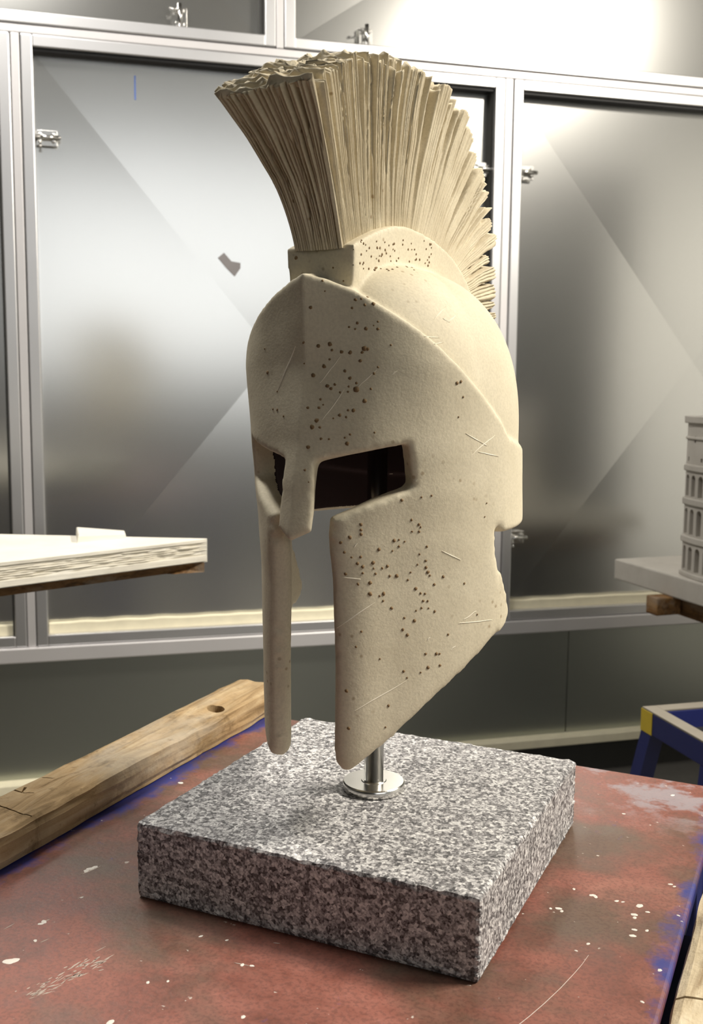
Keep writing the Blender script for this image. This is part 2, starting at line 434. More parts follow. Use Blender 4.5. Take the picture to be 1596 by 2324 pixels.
# dried paint drops on the table (small raised white crumbs)
drops = [(1195, 1405), (0, 0)]
crumbs = [(1527, 1805, 5), (1345, 2032, 7), (1352, 2035, 6), (1268, 2062, 7), (1275, 2068, 5), (1452, 2056, 9), (1440, 2076, 7), (1441, 2083, 6), (1470, 2070, 5), (1469, 2112, 5),
          (1440, 2110, 6), (1436, 2124, 7), (1498, 2202, 6), (1458, 2274, 5), (1522, 2007, 5), (1531, 2012, 4), (1303, 2018, 4), (1357, 1942, 3), (1250, 2062, 4), (1335, 2142, 5),
          (1308, 2158, 4), (1416, 1847, 4), (1540, 2078, 4), (1400, 2045, 5), (1414, 2047, 4),
          (20, 2182, 14), (30, 2180, 12), (100, 2092, 8), (92, 2097, 6), (336, 2230, 5), (381, 2227, 4), (456, 2125, 5), (550, 2190, 6), (572, 2192, 5), (410, 1777, 6), (205, 1972, 8), (196, 1977, 8), (215, 1968, 7),
          (515, 2134, 4), (552, 2308, 6), (250, 2320, 10), (185, 2037, 4), (80, 2135, 5)]
bm = bmesh.new()
for (x, y, r) in crumbs:
    P = on_z(x, y, Z_TAB); q = tab_local(P) - np.array([tcx, 0]); rr = r / FPX * (P[1]) * 1.15
    if q[0] < hx0 + .1 or q[0] > hx1: continue
    ret = bmesh.ops.create_icosphere(bm, subdivisions=1, radius=1)
    ang = random.uniform(0, pi)
    for vtx in ret['verts']:
        k = 1 + .35 * noise.noise(Vector(vtx.co) * 2 + Vector((x, y, 0)))
        cx_, cy_ = vtx.co.x * rr * k * 1.2, vtx.co.y * rr * k * .8
        vtx.co = Vector((q[0] + cx_ * cos(ang) - cy_ * sin(ang), q[1] + cx_ * sin(ang) + cy_ * cos(ang), Z_TAB + vtx.co.z * .0004))
tag(bm_obj('paint_crumbs', bm, MAT['crystal'], tab), kind='stuff')
# pale scrape marks in the paint, and one long thin scratch
bm = bmesh.new()
def flake(px, py, ln, wd, ang):
    P = on_z(px, py, Z_TAB); q = tab_local(P) - np.array([tcx, 0]); k_ = P[1] / FPX
    # direction of the mark is given in the photograph, turned into the table plane
    P2_ = on_z(px + ln * cos(ang), py + ln * sin(ang), Z_TAB); q2 = tab_local(P2_) - np.array([tcx, 0])
    d = q2 - q; nrm = np.array([-d[1], d[0]]) / (np.linalg.norm(d) + 1e-9) * wd * k_
    pts_ = [q + nrm * .2, q + d * .35 + nrm, q + d * .8 + nrm * .7, q + d, q + d * .6 - nrm * .8, q + d * .2 - nrm * .7]
    lo_ = [bm.verts.new((p[0], p[1], Z_TAB - .0004)) for p in pts_]; hi_ = [bm.verts.new((p[0], p[1], Z_TAB + .00022)) for p in pts_]
    bm.faces.new(hi_)
    for k in range(6): bm.faces.new((lo_[k], lo_[(k + 1) % 6], hi_[(k + 1) % 6], hi_[k]))
for _ in range(75):
    t = random.random(); flake(62 + 165 * t + random.uniform(-14, 14), 2262 - 78 * t + random.gauss(0, 9), random.uniform(8, 30), random.uniform(.8, 2.6), -.45 + random.uniform(-.2, .2))
for (x, y, l, w_, a) in ((185, 1985, 50, 3, -.40), (175, 2040, 18, 1.5, -.35), (8, 2110, 30, 1.5, -.5), (90, 2140, 25, 1.5, -.4), (530, 2185, 40, 1.5, .2), (620, 2140, 16, 1.5, .1), (100, 2092, 15, 2.5, -.4)): flake(x, y, l, w_, a)
tag(bm_obj('paint_scrapes', bm, MAT['scrape'], tab), kind='stuff')
bm = bmesh.new(); sc_pts = [(1172, 2330), (1200, 2308), (1235, 2278), (1272, 2243), (1303, 2210), (1322, 2188), (1336, 2168)]
pr = None
for k, (x, y) in enumerate(sc_pts):
    P = on_z(x, y, Z_TAB); q = tab_local(P) - np.array([tcx, 0]); wd = (.9 - .6 * k / 6) / FPX * P[1]
    cur = [bm.verts.new((q[0] - wd, q[1] - wd * .6, Z_TAB)), bm.verts.new((q[0], q[1], Z_TAB + .0003)), bm.verts.new((q[0] + wd, q[1] + wd * .6, Z_TAB))]
    if pr: bm.faces.new((pr[0], pr[1], cur[1], cur[0])); bm.faces.new((pr[1], pr[2], cur[2], cur[1]))
    pr = cur
bm_obj('long_scratch', bm, MAT['crystal'], tab)

# ---- timbers
def timber(name, size, mat, seed, cuts=(), hole=None, amp=.0045):
    """rough sawn beam along y, origin at the middle of its underside; cuts = list of (y, tilt, depth) saw kerfs across the top"""
    lx, ly, lz = size
    nx, ny, nz = 12, int(ly / .006), 7
    bm = bmesh.new()
    ring = []
    for i in range(nx): ring.append((-.5 + i / nx, 1.0))
    for i in range(nz): ring.append((.5, 1 - i / nz))
    for i in range(nx): ring.append((.5 - i / nx, 0.0))
    for i in range(nz): ring.append((-.5, i / nz))
    rows = []
    for j in range(ny + 1):
        y = -ly / 2 + ly * j / ny; row = []
        for (a, b) in ring:
            x, z = a * lx, b * lz
            # rounded worn arrises
            ex, ez = max(0, abs(a) * lx - (lx / 2 - .006)), max(0, abs(b - .5) * lz - (lz / 2 - .006))
            if ex > 0 and ez > 0:
                k = .30; x -= math.copysign(ex * k, a); z -= math.copysign(ez * k, b - .5)
            p = Vector((x, y, z)) * 1.0
            d = noise.noise(Vector((x * 25, y * 6, z * 25 + seed))) * amp + noise.noise(Vector((x * 90, y * 25, z * 90 + seed))) * amp * .45
            nx_, nz_ = a * 2, (b - .5) * 2
            if abs(nx_) > .98: x += math.copysign(d, nx_)
            if nz_ > .98: z += d
            row.append(bm.verts.new((x, y, max(z, 0))))
        rows.append(row)
    n = len(ring)
    for j in range(ny):
        for k in range(n):
            bm.faces.new((rows[j][k], rows[j][(k + 1) % n], rows[j + 1][(k + 1) % n], rows[j + 1][k]))
    bm.faces.new(rows[0][::-1]); bm.faces.new(rows[-1])
    bmesh.ops.recalc_face_normals(bm, faces=bm.faces)
    o = bm_obj(name, bm, mat)
    def carve(b2):
        bmesh.ops.recalc_face_normals(b2, faces=b2.faces)
        c = bm_obj('cutter', b2)
        md = o.modifiers.new('h', 'BOOLEAN'); md.object = c; md.operation = 'DIFFERENCE'; md.solver = 'EXACT'
        dg = bpy.context.evaluated_depsgraph_get()
        me = bpy.data.meshes.new_from_object(o.evaluated_get(dg)); old = o.data
        o.modifiers.clear()
        if len(me.polygons) > 200: o.data = me; bpy.data.meshes.remove(old)
        bpy.data.objects.remove(c, do_unlink=True)
    if hole:
        b2 = bmesh.new(); add_cyl(b2, (hole[0], hole[1], lz * .2), (hole[0], hole[1], lz * 1.6), hole[2], n=28); carve(b2)
    for (x0, y0, x1, y1, wd, dep) in cuts:       # saw cuts across the top
        b2 = bmesh.new()
        d = Vector((x1 - x0, y1 - y0, 0)); sd = Vector((-d.y, d.x, 0)).normalized() * wd / 2
        pts_ = [Vector((x0, y0, 0)) + sd, Vector((x1, y1, 0)) + sd * .6, Vector((x1, y1, 0)) - sd * .6, Vector((x0, y0, 0)) - sd]
        lo_v = [b2.verts.new((p.x, p.y, lz - dep)) for p in pts_]; hi_v = [b2.verts.new((p.x, p.y, lz * 1.5)) for p in pts_]
        b2.faces.new(lo_v); b2.faces.new(hi_v[::-1])
        for k in range(4): b2.faces.new((lo_v[k], hi_v[k], hi_v[(k + 1) % 4], lo_v[(k + 1) % 4]))
        carve(b2)
    return o
TH = .035                                # timber thickness above the table
lf = np.mean([tab_local(on_z(0, 1977, Z_TAB))[0], tab_local(on_z(300, 1810, Z_TAB))[0]])
y_far = tab_local(on_z(587, 1554, Z_TAB + TH))[1] + .012
tl = 1.02
hq = tab_local(on_z(490, 1608, Z_TAB + TH))
BW = .072
tcen = np.array([lf - BW / 2, y_far - tl / 2])
def tcut(x0, y0, x1, y1, wd, dep):
    a = tab_local(on_z(x0, y0, Z_TAB + TH)) - tcen; b = tab_local(on_z(x1, y1, Z_TAB + TH)) - tcen
    return (a[0], a[1], b[0], b[1], wd, dep)
o = timber('timber_beam', (BW, tl, TH), MAT['timber'], 3.0, [tcut(-8, 1826, 72, 1852, .0022, .008), tcut(30, 1793, 78, 1801, .0026, .004), tcut(95, 1763, 124, 1765, .0022, .004), tcut(58, 1786, 50, 1796, .003, .003)], (hq[0] - tcen[0], hq[1] - tcen[1], .0115))
P = SLAB_C + w2 * tcen[0] + u2 * tcen[1]; o.location = (P[0], P[1], Z_TAB); o.rotation_euler = (0, 0, -SLAB_YAW)
tag(o, 'long weathered timber with a drilled hole lying along the table edge beside the granite base', 'timber', 'rough timbers on the table')
rx = np.mean([tab_local(on_z(1596, 2026, Z_RT))[0], tab_local(on_z(1519, 2300, Z_RT))[0]])
cR = tab_local(on_z(1560, 2268, Z_RT))
rlen = .80; rcen = np.array([rx + .042, -.27])
qa, qb = tab_local(on_z(1526, 2260, Z_RT)) - rcen, tab_local(on_z(1680, 2290, Z_RT)) - rcen
o = timber('timber_beam', (.084, rlen, .05), MAT['timber_pale'], 9.0, [(qa[0] - .02, qa[1], qb[0], qb[1], .0035, .014)])
P = SLAB_C + w2 * rcen[0] + u2 * rcen[1]; o.location = (P[0], P[1], Z_RT - .05); o.rotation_euler = (0, 0, -SLAB_YAW)
tag(o, 'pale rough timber with a saw cut beyond the right edge of the painted table', 'timber', 'rough timbers on the table')

# ================================================================== HELMET SCULPTURE
PHI = radians(30)
Fv = np.array([-sin(PHI), -cos(PHI), 0]); Lv = np.array([cos(PHI), -sin(PHI), 0]); Zv = np.array([0, 0, 1.])
ORG = np.array([SLAB_C[0], SLAB_C[1], Z_TOP])
ROOT = np.array([SLAB_C[0], SLAB_C[1], Z_TAB])
def loc2root(A):
    """helmet coordinates (cm; forward, wearer's left, up from the granite) -> metres relative to the sculpture's root"""
    A = np.asarray(A, float) / 100
    return A[..., 0:1] * Fv + A[..., 1:2] * Lv + A[..., 2:3] * Zv + np.array([0, 0, Z_TOP - Z_TAB])
sculpt = empty('helmet_sculpture', tuple(ROOT))
tag(sculpt, 'cream limestone crested warrior helmet on a steel post and grey granite block', 'sculpture')

# granite block (slightly rough split edges)
bm = bmesh.new(); add_box(bm, (-.158, -.161, 0), (.158, .161, .07), .0035, 2)
bmesh.ops.subdivide_edges(bm, edges=[e for e in bm.edges if e.calc_length() > .03], cuts=60, use_grid_fill=True)
for vtx in bm.verts:
    c = vtx.co
    near_edge = sum((abs(abs(c.x) - .158) < .006, abs(abs(c.y) - .161) < .006, abs(c.z - .035) > .029)) >= 2
    if near_edge and c.z > .004:
        k = .0016 * (noise.noise(c * 140) + .5 * noise.noise(c * 400))
        c.x += math.copysign(k, c.x); c.y += math.copysign(k, c.y); c.z += k * .8
        c.z = min(c.z, .0702)
gb = bm_obj('granite_base', bm, MAT['granite'], sculpt, rz=-SLAB_YAW); tag(gb, 'grey speckled granite block')

# steel post with flange
v, f = lathe([(.0005, 0), (.0285, 0), (.0295, .001), (.0295, .0075), (.0285, .0085), (.0122, .0085), (.0115, .0092), (.0, .0092)][:7] , 72)
fl = mesh_obj('flange', v, f, MAT['steel'], None, (0, 0, .07), smooth=False)
bm = bmesh.new(); add_cyl(bm, (0, 0, 0), (0, 0, .40), .0093, n=40)
post = bm_obj('steel_post', bm, MAT['steel'], sculpt, (0, 0, .0785), smooth=False)
for p_ in post.data.polygons: p_.use_smooth = abs(p_.normal.z) < .5
fl.parent = post; fl.location = (0, 0, -.0085)
for p_ in fl.data.polygons: p_.use_smooth = abs(p_.normal.z) < .3

# ---- outer surface of the face mask: horizontal sections, half outline from the brow keel to the nape
ST = {
 2:  [(13.4, 0), (12.9, 1.8), (11.6, 4.2), (8.8, 6.5), (5.8, 8.6), (2.3, 10.5), (-1.5, 11.7), (-6.5, 11.7), (-11.3, 9.9), (-15.4, 6.2), (-17.2, 0)],
 12: [(13.4, 0), (12.9, 1.8), (11.5, 4.5), (8.8, 6.6), (5.8, 8.7), (2.3, 10.6), (-1.5, 11.9), (-6.5, 11.8), (-11.3, 9.9), (-15.4, 6.2), (-17.2, 0)],
 22: [(13.6, 0), (13.0, 1.8), (11.5, 4.6), (8.8, 6.8), (5.8, 8.9), (2.3, 10.8), (-1.5, 12.0), (-6.5, 11.7), (-11.3, 9.9), (-15.4, 6.2), (-17.2, 0)],
 26: [(14.8, 0), (14.0, 1.7), (11.5, 4.8), (8.8, 7.1), (5.8, 9.2), (2.3, 10.9), (-1.8, 12.0), (-6.5, 11.6), (-11.1, 9.8), (-15.3, 6.2), (-17.2, 0)],
 30: [(14.2, 0), (13.5, 1.7), (11.4, 5.1), (8.8, 7.5), (5.8, 9.6), (2.3, 11.1), (-1.9, 12.0), (-6.5, 11.5), (-11.0, 9.7), (-15.2, 6.2), (-17.3, 0)],
 34: [(13.4, 0), (12.7, 2.2), (11.2, 5.4), (8.8, 7.9), (5.8, 9.9), (2.2, 11.3), (-2.0, 12.0), (-6.5, 11.4), (-11.0, 9.6), (-15.2, 6.2), (-17.4, 0)],
 40: [(12.5, 0), (11.75, 2.9), (10.5, 6.0), (8.4, 8.7), (5.8, 10.4), (2.2, 11.6), (-2.0, 12.0), (-6.5, 11.4), (-11.0, 9.5), (-15.2, 6.0), (-17.4, 0)],
 44: [(12.8, 0), (11.75, 2.6), (10.4, 5.8), (8.2, 8.5), (5.4, 10.3), (1.8, 11.4), (-2.2, 11.8), (-6.5, 11.2), (-11.0, 9.3), (-15.2, 5.8), (-17.2, 0)],
 49: [(13.2, 0), (11.9, 2.4), (10.3, 5.4), (7.9, 8.1), (5.2, 9.9), (1.6, 11.0), (-2.2, 11.4), (-6.5, 10.8), (-11.0, 8.9), (-15.2, 5.4), (-17.0, 0)],
}
ZL = np.array(sorted(ST)); SEC = np.array([ST[z] for z in ZL], float)       # levels x stations x 2
def hermite(p0, p1, m0, m1, t):
    t2, t3 = t * t, t * t * t
    return (2 * t3 - 3 * t2 + 1) * p0 + (t3 - 2 * t2 + t) * m0 + (-2 * t3 + 3 * t2) * p1 + (t3 - t2) * m1
def section(z):
    i = int(np.clip(np.searchsorted(ZL, z) - 1, 0, len(ZL) - 2))
    t = np.clip((z - ZL[i]) / (ZL[i + 1] - ZL[i]), 0, 1); t = t * t * (3 - 2 * t) * .5 + t * .5
    return SEC[i] * (1 - t) + SEC[i + 1] * t
NSTA = SEC.shape[1]
def S(u, z):
    """u in [-1.1, 1.1] (sign = side, 0 = keel, 1 = nape); returns point (cm)"""
    sg = 1.0 if u >= 0 else -1.0; u = abs(u)
    if u > 1: u = 2 - u; sg = -sg
    Q = section(z); k = u * (NSTA - 1); i = min(int(k), NSTA - 2); t = k - i
    def tan(j):
        if j == 0: return Q[1] - Q[0]
        if j == NSTA - 1: return np.array([0, Q[j][1] - Q[j - 1][1]]) * 1.3
        return (Q[j + 1] - Q[j - 1]) / 2
    p = hermite(Q[i], Q[i + 1], tan(i), tan(i + 1), t)
    return np.array([p[0], sg * p[1], z])
def Sn(u, z):
    e = .004
    a = S(u + e, z) - S(u - e, z); b = S(u, z + .2) - S(u, z - .2)
    if abs(u) < .02: a = np.array([0, 1.0, 0])
    n = np.cross(a, b); n /= np.linalg.norm(n)
    if n[0] * (S(u, z)[0] + 2) + n[1] * S(u, z)[1] < 0: n = -n
    return n
# picking: photograph pixel -> (u, z) on the near half of the mask surface
NU, NZ = 240, 190
UU = np.linspace(0, 1, NU); ZZ = np.linspace(3, 49, NZ)
GR = np.array([[S(u, z) for z in ZZ] for u in UU])
GW = loc2root(GR) + ROOT
gv = GW.reshape(-1, 3)
gf = [(i * NZ + j, (i + 1) * NZ + j, (i + 1) * NZ + j + 1, i * NZ + j + 1) for i in range(NU - 1) for j in range(NZ - 1)]
bv = BVHTree.FromPolygons([tuple(p) for p in gv], gf)
def pick(x, y):
    d = ray(x, y); dn = d / np.linalg.norm(d)
    h = bv.ray_cast(Vector(CAM), Vector(dn))
    if h[0] is not None:
        i, j = divmod(h[2], NZ - 1)
        q = np.array(h[0]); blk = GW[max(0, i - 1):i + 3, max(0, j - 1):j + 3].reshape(-1, 3)
        a0 = GW[i, j]; du = GW[i + 1, j] - a0; dz = GW[i, j + 1] - a0
        A_ = np.stack([du, dz], 1); c, *_ = np.linalg.lstsq(A_, q - a0, rcond=None)
        return UU[i] + c[0] * (UU[1] - UU[0]), ZZ[j] + c[1] * (ZZ[1] - ZZ[0])
    rel = gv - CAM; tt = rel @ dn; dist = np.linalg.norm(rel - tt[:, None] * dn, axis=1) + tt * .002
    i, j = divmod(int(np.argmin(dist)), NZ)
    return UU[i], ZZ[j]
USC = 33.0
def P2(lst): return [pick(x, y) for x, y in lst]
nose = P2([(707, 1208), (712, 1165), (714, 1100), (716, 1052)])
eye_top = P2([(719, 1044), (800, 1031), (870, 1019), (926, 1009)])
eye_out = P2([(930, 1012), (936, 1060), (941, 1100)])
eye_bot = P2([(930, 1112), (850, 1141), (766, 1170)])
chk = P2([(752, 1176), (750, 1240), (752, 1330), (755, 1420), (758, 1500), (758, 1560), (757, 1640), (756, 1700), (760, 1737)])
tip = P2([(778, 1756), (795, 1757), (815, 1746)])
diag = P2([(905, 1672), (1006, 1575), (1106, 1475), (1134, 1440)])
rear = P2([(1154, 1412), (1158, 1388), (1153, 1350), (1144, 1310), (1135, 1255), (1134, 1215)])
neck_z = 25.5
rear_u = rear[-1][0]
crease = P2([(740, 632), (800, 655), (850, 683), (900, 712), (950, 745), (1000, 785), (1050, 835), (1100, 895), (1138, 952), (1160, 995)])
uc, zc_ = crease[-1]
half = [(0.0, 25.7)] + nose + eye_top + eye_out + eye_bot + chk + tip + diag + rear + [(rear_u, neck_z + .25), (rear_u + .012, neck_z)]
half += [(u, neck_z) for u in np.linspace(rear_u + .05, 1.012, 10)]
back_up = [(1.012, 31.5)] + [(u, 31.5 + (zc_ - 31.5) * ((1 - min(u, 1)) / (1 - uc)) ** 1.3) for u in np.linspace(.98, uc + .01, 10)]
half += back_up + crease[::-1] + [(0.0, 47.1)]
poly_near = [(u * USC, z) for u, z in half]
poly = poly_near + [(-x, y) for x, y in poly_near[-2:0:-1]]
def densify(pl, step=.4):
    out = []
    for a, b in zip(pl, pl[1:] + pl[:1]):
        n = max(1, int(math.dist(a, b) / step))
        out += [(a[0] + (b[0] - a[0]) * k / n, a[1] + (b[1] - a[1]) * k / n) for k in range(n)]
    return out
poly = densify(poly)
PA = np.array(poly)
def inside(pts):
    pts = np.asarray(pts); x, y = pts[:, 0], pts[:, 1]; r = np.zeros(len(pts), bool)
    x0, y0 = PA[:, 0], PA[:, 1]; x1, y1 = np.roll(x0, -1), np.roll(y0, -1)
    for a, b, c, d in zip(x0, y0, x1, y1):
        m = (b > y) != (d > y)
        r ^= m & (x < (c - a) * (y - b) / (d - b + 1e-12) + a)
    return r
gx, gy = np.meshgrid(np.arange(-34, 34.01, .34), np.arange(4, 48, .34))
gp = np.stack([gx.ravel(), gy.ravel()], 1); gp = gp[inside(gp)]
near = np.array([np.min(np.hypot(PA[:, 0] - p[0], PA[:, 1] - p[1])) for p in gp]); gp = gp[near > .18]
V2 = [Vector(p) for p in poly] + [Vector(p) for p in gp]
E2 = [(i, (i + 1) % len(poly)) for i in range(len(poly))]
rv, re_, rf, *_ = delaunay_2d_cdt(V2, E2, [], 0, 1e-5)
cen = np.array([[(rv[f[0]][k] + rv[f[1]][k] + rv[f[2]][k]) / 3 for k in (0, 1)] for f in rf]); ok = inside(cen)
tris = [tuple(f) for f, o_ in zip(rf, ok) if o_]
pts_u = [(p[0] / USC, p[1]) for p in rv]
OUT = np.array([S(u, z) for u, z in pts_u]); NRM = np.array([Sn(u, z) for u, z in pts_u])
def thick(u, z):
    return 2.0
PT = np.array([(p[0], p[1]) for p in rv])
PERIM = np.array([math.hypot(*(OUT[k][:2] + np.array([2.0, 0]))) for k in range(len(OUT))])
bd = np.array([np.min(np.hypot(PA[:, 0] - p[0], PA[:, 1] - p[1])) for p in PT])
tk = np.full(len(PT), 2.0); ro = np.zeros(len(PT))
for k, (p, (u, z)) in enumerate(zip(PT, pts_u)):
    cheek = np.clip((28.5 - z) / 1.5, 0, 1) * (1 if abs(u) < rear_u + .02 else 0)
    if abs(u) < .13 and z > 24: cheek = 0                         # nose guard keeps a crisp edge
    R_ = .25 + .75 * cheek
    if z > 33.5 and bd[k] < 1 and not (abs(u) < .62 and z < 36): R_ = .12
    x = np.clip(1 - bd[k] / R_, 0, 1); ro[k] = R_ * .95 * (1 - math.sqrt(max(0, 1 - x * x)))
OUTS = OUT - NRM * ro[:, None]
INN = OUT - NRM * (tk - np.minimum(ro, .8))[:, None]
OUT = OUTS
n_ = len(OUT)
cnt = {}
for t in tris:
    for a, b in ((t[0], t[1]), (t[1], t[2]), (t[2], t[0])): cnt.setdefault((min(a, b), max(a, b)), []).append((a, b))
faces = [t for t in tris] + [(t[2] + n_, t[1] + n_, t[0] + n_) for t in tris]
for k, l in cnt.items():
    if len(l) == 1: a, b = l[0]; faces.append((b, a, a + n_, b + n_))
V_all = [np.vstack([OUT, INN])]; F_all = [faces]

# ---- dome behind the mask
DC = -2.6; ZD0, ZDT = 31.0, 48.9
_rim = [(0.0, 47.1)] + list(crease) + back_up[::-1]
RIMU = [min(u, 1.0) for u, z in _rim]; RIMZ = [max(29.0, z - 3.0) for u, z in _rim]
D_base = section(36)
def dome(u, t):
    """t in 0..1 from lower rim to top"""
    zr = float(np.interp(abs(u), RIMU, RIMZ)); z = zr + (ZDT - zr) * sin(t * pi / 2)
    p = S(u, 36.0); ex_ = 2.35 + 1.5 * max(0.0, (p[0] - 2) / 11)
    k = max(0.0, 1 - abs((z - 34) / (ZDT - 34)) ** ex_) ** (1 / ex_) if z > 34 else 1.0
    q = np.array([DC + (p[0] - DC) * k * .968, p[1] * k * .972, z])
    return q
nu_, nt_ = 140, 60
dv = []; df = []
for off in (0, 1):
    base = len(dv)
    for i in range(nu_):
        u = -1 + 2 * i / nu_
        for j in range(nt_):
            q = dome(u, j / (nt_ - 1) * .995)
            if off: q = np.array([DC + (q[0] - DC) * .86, q[1] * .83, q[2] - 1.9 * (j / (nt_ - 1)) ** 1.5])
            dv.append(q)
    for i in range(nu_):
        i2 = (i + 1) % nu_
        for j in range(nt_ - 1):
            fc = (base + i * nt_ + j, base + i2 * nt_ + j, base + i2 * nt_ + j + 1, base + i * nt_ + j + 1)
            df.append(fc if not off else fc[::-1])
    top = [base + i * nt_ + nt_ - 1 for i in range(nu_)]
    df.append(tuple(top) if not off else tuple(top[::-1]))
for i in range(nu_):
    i2 = (i + 1) % nu_; m = nu_ * nt_
    df.append((i2 * nt_, i * nt_, m + i * nt_, m + i2 * nt_))
V_all.append(np.array(dv)); F_all.append(df)

# ---- crest holder: curved band standing on the dome
def spl(x, pts):
    pts = np.array(pts, float); return np.stack([np.interp(x, pts[:, 0], pts[:, k]) for k in range(1, pts.shape[1])], -1)
HT = [(10.35, 49.45), (8.4, 50.25), (6.5, 50.95), (4.9, 51.45), (3.2, 51.85), (1.2, 52.05), (-1.4, 51.95), (-4.2, 51.6), (-7.0, 50.95), (-9.0, 50.25), (-10.8, 49.35), (-12.4, 48.2), (-14.0, 46.8), (-16.0, 44.6)]
hv = []; hf = []
for (x, z) in HT:
    w_t = 3.25; w_b = 2.85 if x > 9 else 3.1
    hv += [(x - (.35 if x > 10 else 0), -w_b, 44.5 if x > -12 else 41), (x, -w_t, z), (x, w_t, z), (x - (.35 if x > 10 else 0), w_b, 44.5 if x > -12 else 41)]
for i in range(len(HT) - 1):
    for k in range(4):
        hf.append((i * 4 + k, i * 4 + (k + 1) % 4, (i + 1) * 4 + (k + 1) % 4, (i + 1) * 4 + k))
hf.append((0, 1, 2, 3)[::-1]); hf.append(tuple((len(HT) - 1) * 4 + k for k in range(4)))
V_all.append(np.array(hv)); F_all.append(hf)
# fuse everything into one carved body
vv = []; ff = []
for A_, B_ in zip(V_all, F_all):
    o0 = len(vv); vv += list(loc2root(A_)); ff += [tuple(k + o0 for k in f) for f in B_]
raw = mesh_obj('raw', vv, ff)
bm = bmesh.new(); bm.from_mesh(raw.data); bmesh.ops.recalc_face_normals(bm, faces=bm.faces); bm.to_mesh(raw.data); bm.free()
md = raw.modifiers.new('r', 'REMESH'); md.mode = 'VOXEL'; md.voxel_size = .0017; md.adaptivity = 0
md2 = raw.modifiers.new('s', 'SMOOTH'); md2.factor = .5; md2.iterations = 7
dg = bpy.context.evaluated_depsgraph_get()
hm = bpy.data.meshes.new_from_object(raw.evaluated_get(dg)); hm.name = 'helmet'
bpy.data.objects.remove(raw, do_unlink=True)
helmet = from_mesh('helmet', hm, MAT['limestone'], sculpt, smooth=True)
hm.materials.append(MAT['dark_inside'])
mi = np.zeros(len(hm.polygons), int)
for p_ in hm.polygons:                       # dark maroon colour on inward-facing faces inside the skull
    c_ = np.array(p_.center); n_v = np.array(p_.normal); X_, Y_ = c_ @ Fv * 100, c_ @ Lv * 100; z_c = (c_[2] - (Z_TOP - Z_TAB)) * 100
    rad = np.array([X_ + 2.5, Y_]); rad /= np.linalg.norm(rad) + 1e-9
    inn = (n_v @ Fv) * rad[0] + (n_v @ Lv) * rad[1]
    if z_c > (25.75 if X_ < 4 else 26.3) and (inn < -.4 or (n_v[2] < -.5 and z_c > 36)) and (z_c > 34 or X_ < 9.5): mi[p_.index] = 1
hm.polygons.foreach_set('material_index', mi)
tag(helmet, 'carved cream limestone helmet with brown pits')

# ---- pits and scratches, set on the carved surface
hb = BVHTree.FromPolygons([tuple(Vector(v.co) + Vector(ROOT)) for v in hm.vertices], [tuple(p.vertices) for p in hm.polygons])
def hit(x, y):
    d = ray(x, y); h = hb.ray_cast(Vector(CAM), Vector(d).normalized())
    return h
A2 = [(422,268,8),(484,130,5),(497,184,4),(637,271,6),(655,229,7),(685,224,5),(716,216,6),(703,256,6),(748,250,8),(665,349,7),(622,370,5),(653,380,5),(709,378,9),(749,362,4),(771,342,5),(771,380,7),(838,463,5),(386,450,6),(463,468,9),(523,458,10),(533,489,6),(583,498,8),(627,502,9),(700,480,12),(718,484,8),(690,500,7),(680,545,8),(492,573,10),(522,537,5),(437,620,10),(390,558,4),(600,597,7),(627,635,8),(660,660,6),(750,610,6),(771,577,5),(510,675,9),(528,688,7),(548,667,6),(660,692,14),(620,678,5),(575,708,5),(617,705,5),(735,690,6),(702,752,10),(474,744,6),(488,772,4),(466,787,7),(408,787,7),(455,853,10),(430,886,11),(470,890,6),(572,826,8),(540,842,4),(607,836,6),(645,802,9),(617,800,6),(627,925,6),(600,942,5),(612,972,10),(476,948,7),(518,950,5),(410,990,9),(754,916,5),(1180,660,8),(1200,652,7),(1212,732,5),(1188,835,4),(393,1110,6),(412,1172,4),(894,1266,8),(996,1250,5),(1048,1242,5),(1333,1281,4),(1323,1352,4),(683,1391,8),(683,1420,7),(684,1442,8),(625,1458,9),(578,1484,8),(855,1475,9),(880,1470,5),(945,1368,6),(983,1391,7),(992,1405,5),(984,1428,6),(948,1428,5),(776,1521,8),(880,1505,5),(909,1480,5),(1024,1506,6),(598,1536,6),(250,797,6),(228,795,5),(283,830,5),(200,605,8),(250,703,4),(185,482,4)]
A3 = [(559,380,8),(553,258,7),(594,286,6),(646,284,8),(628,322,9),(657,340,9),(657,375,7),(715,316,10),(719,350,5),(730,380,7),(768,348,6),(797,336,8),(810,391,7),(850,391,10),(631,438,7),(699,430,10),(700,493,11),(753,505,6),(776,492,9),(773,533,6),(820,573,8),(825,250,5),(862,224,6),(748,241,8),(1014,305,7),(1016,343,8),(1026,370,10),(1037,389,6),(1062,440,7),(1113,396,8),(957,463,9),(913,414,6),(928,371,5),(967,327,5),(979,268,5),(985,490,6),(1010,492,6),(1000,533,7),(1025,533,6),(990,572,6),(959,588,5),(1030,574,5),(1064,592,7),(893,629,6),(950,645,9),(885,695,8),(910,726,9),(650,707,6),(619,793,6),(754,861,5),(565,1043,9),(577,1253,8),(803,1126,7),(786,1248,5),(1013,833,7),(1075,832,8),(1092,832,6),(1027,910,9),(1094,898,7),(889,931,7),(908,968,5),(985,938,5),(1140,722,6),(1232,434,6),(1305,610,5)]
A1 = [(458, 1047, 8), (640, 1095, 4), (690, 1160, 4)]
for _ in range(70):                                   # finer pits on the crest holder
    A1.append((random.uniform(770, 1130), random.uniform(960, 1110), random.uniform(3, 5.5)))
pits = [(520 + x / 2.28, 580 + y / 2.28, r / 2.28) for x, y, r in A2] + [(560 + x / 2.494, 1150 + y / 2.494, r / 2.494) for x, y, r in A3] + [(460 + x / 2.157, 100 + y / 2.157, r / 2.157) for x, y, r in A1]
pv = []; pf = []
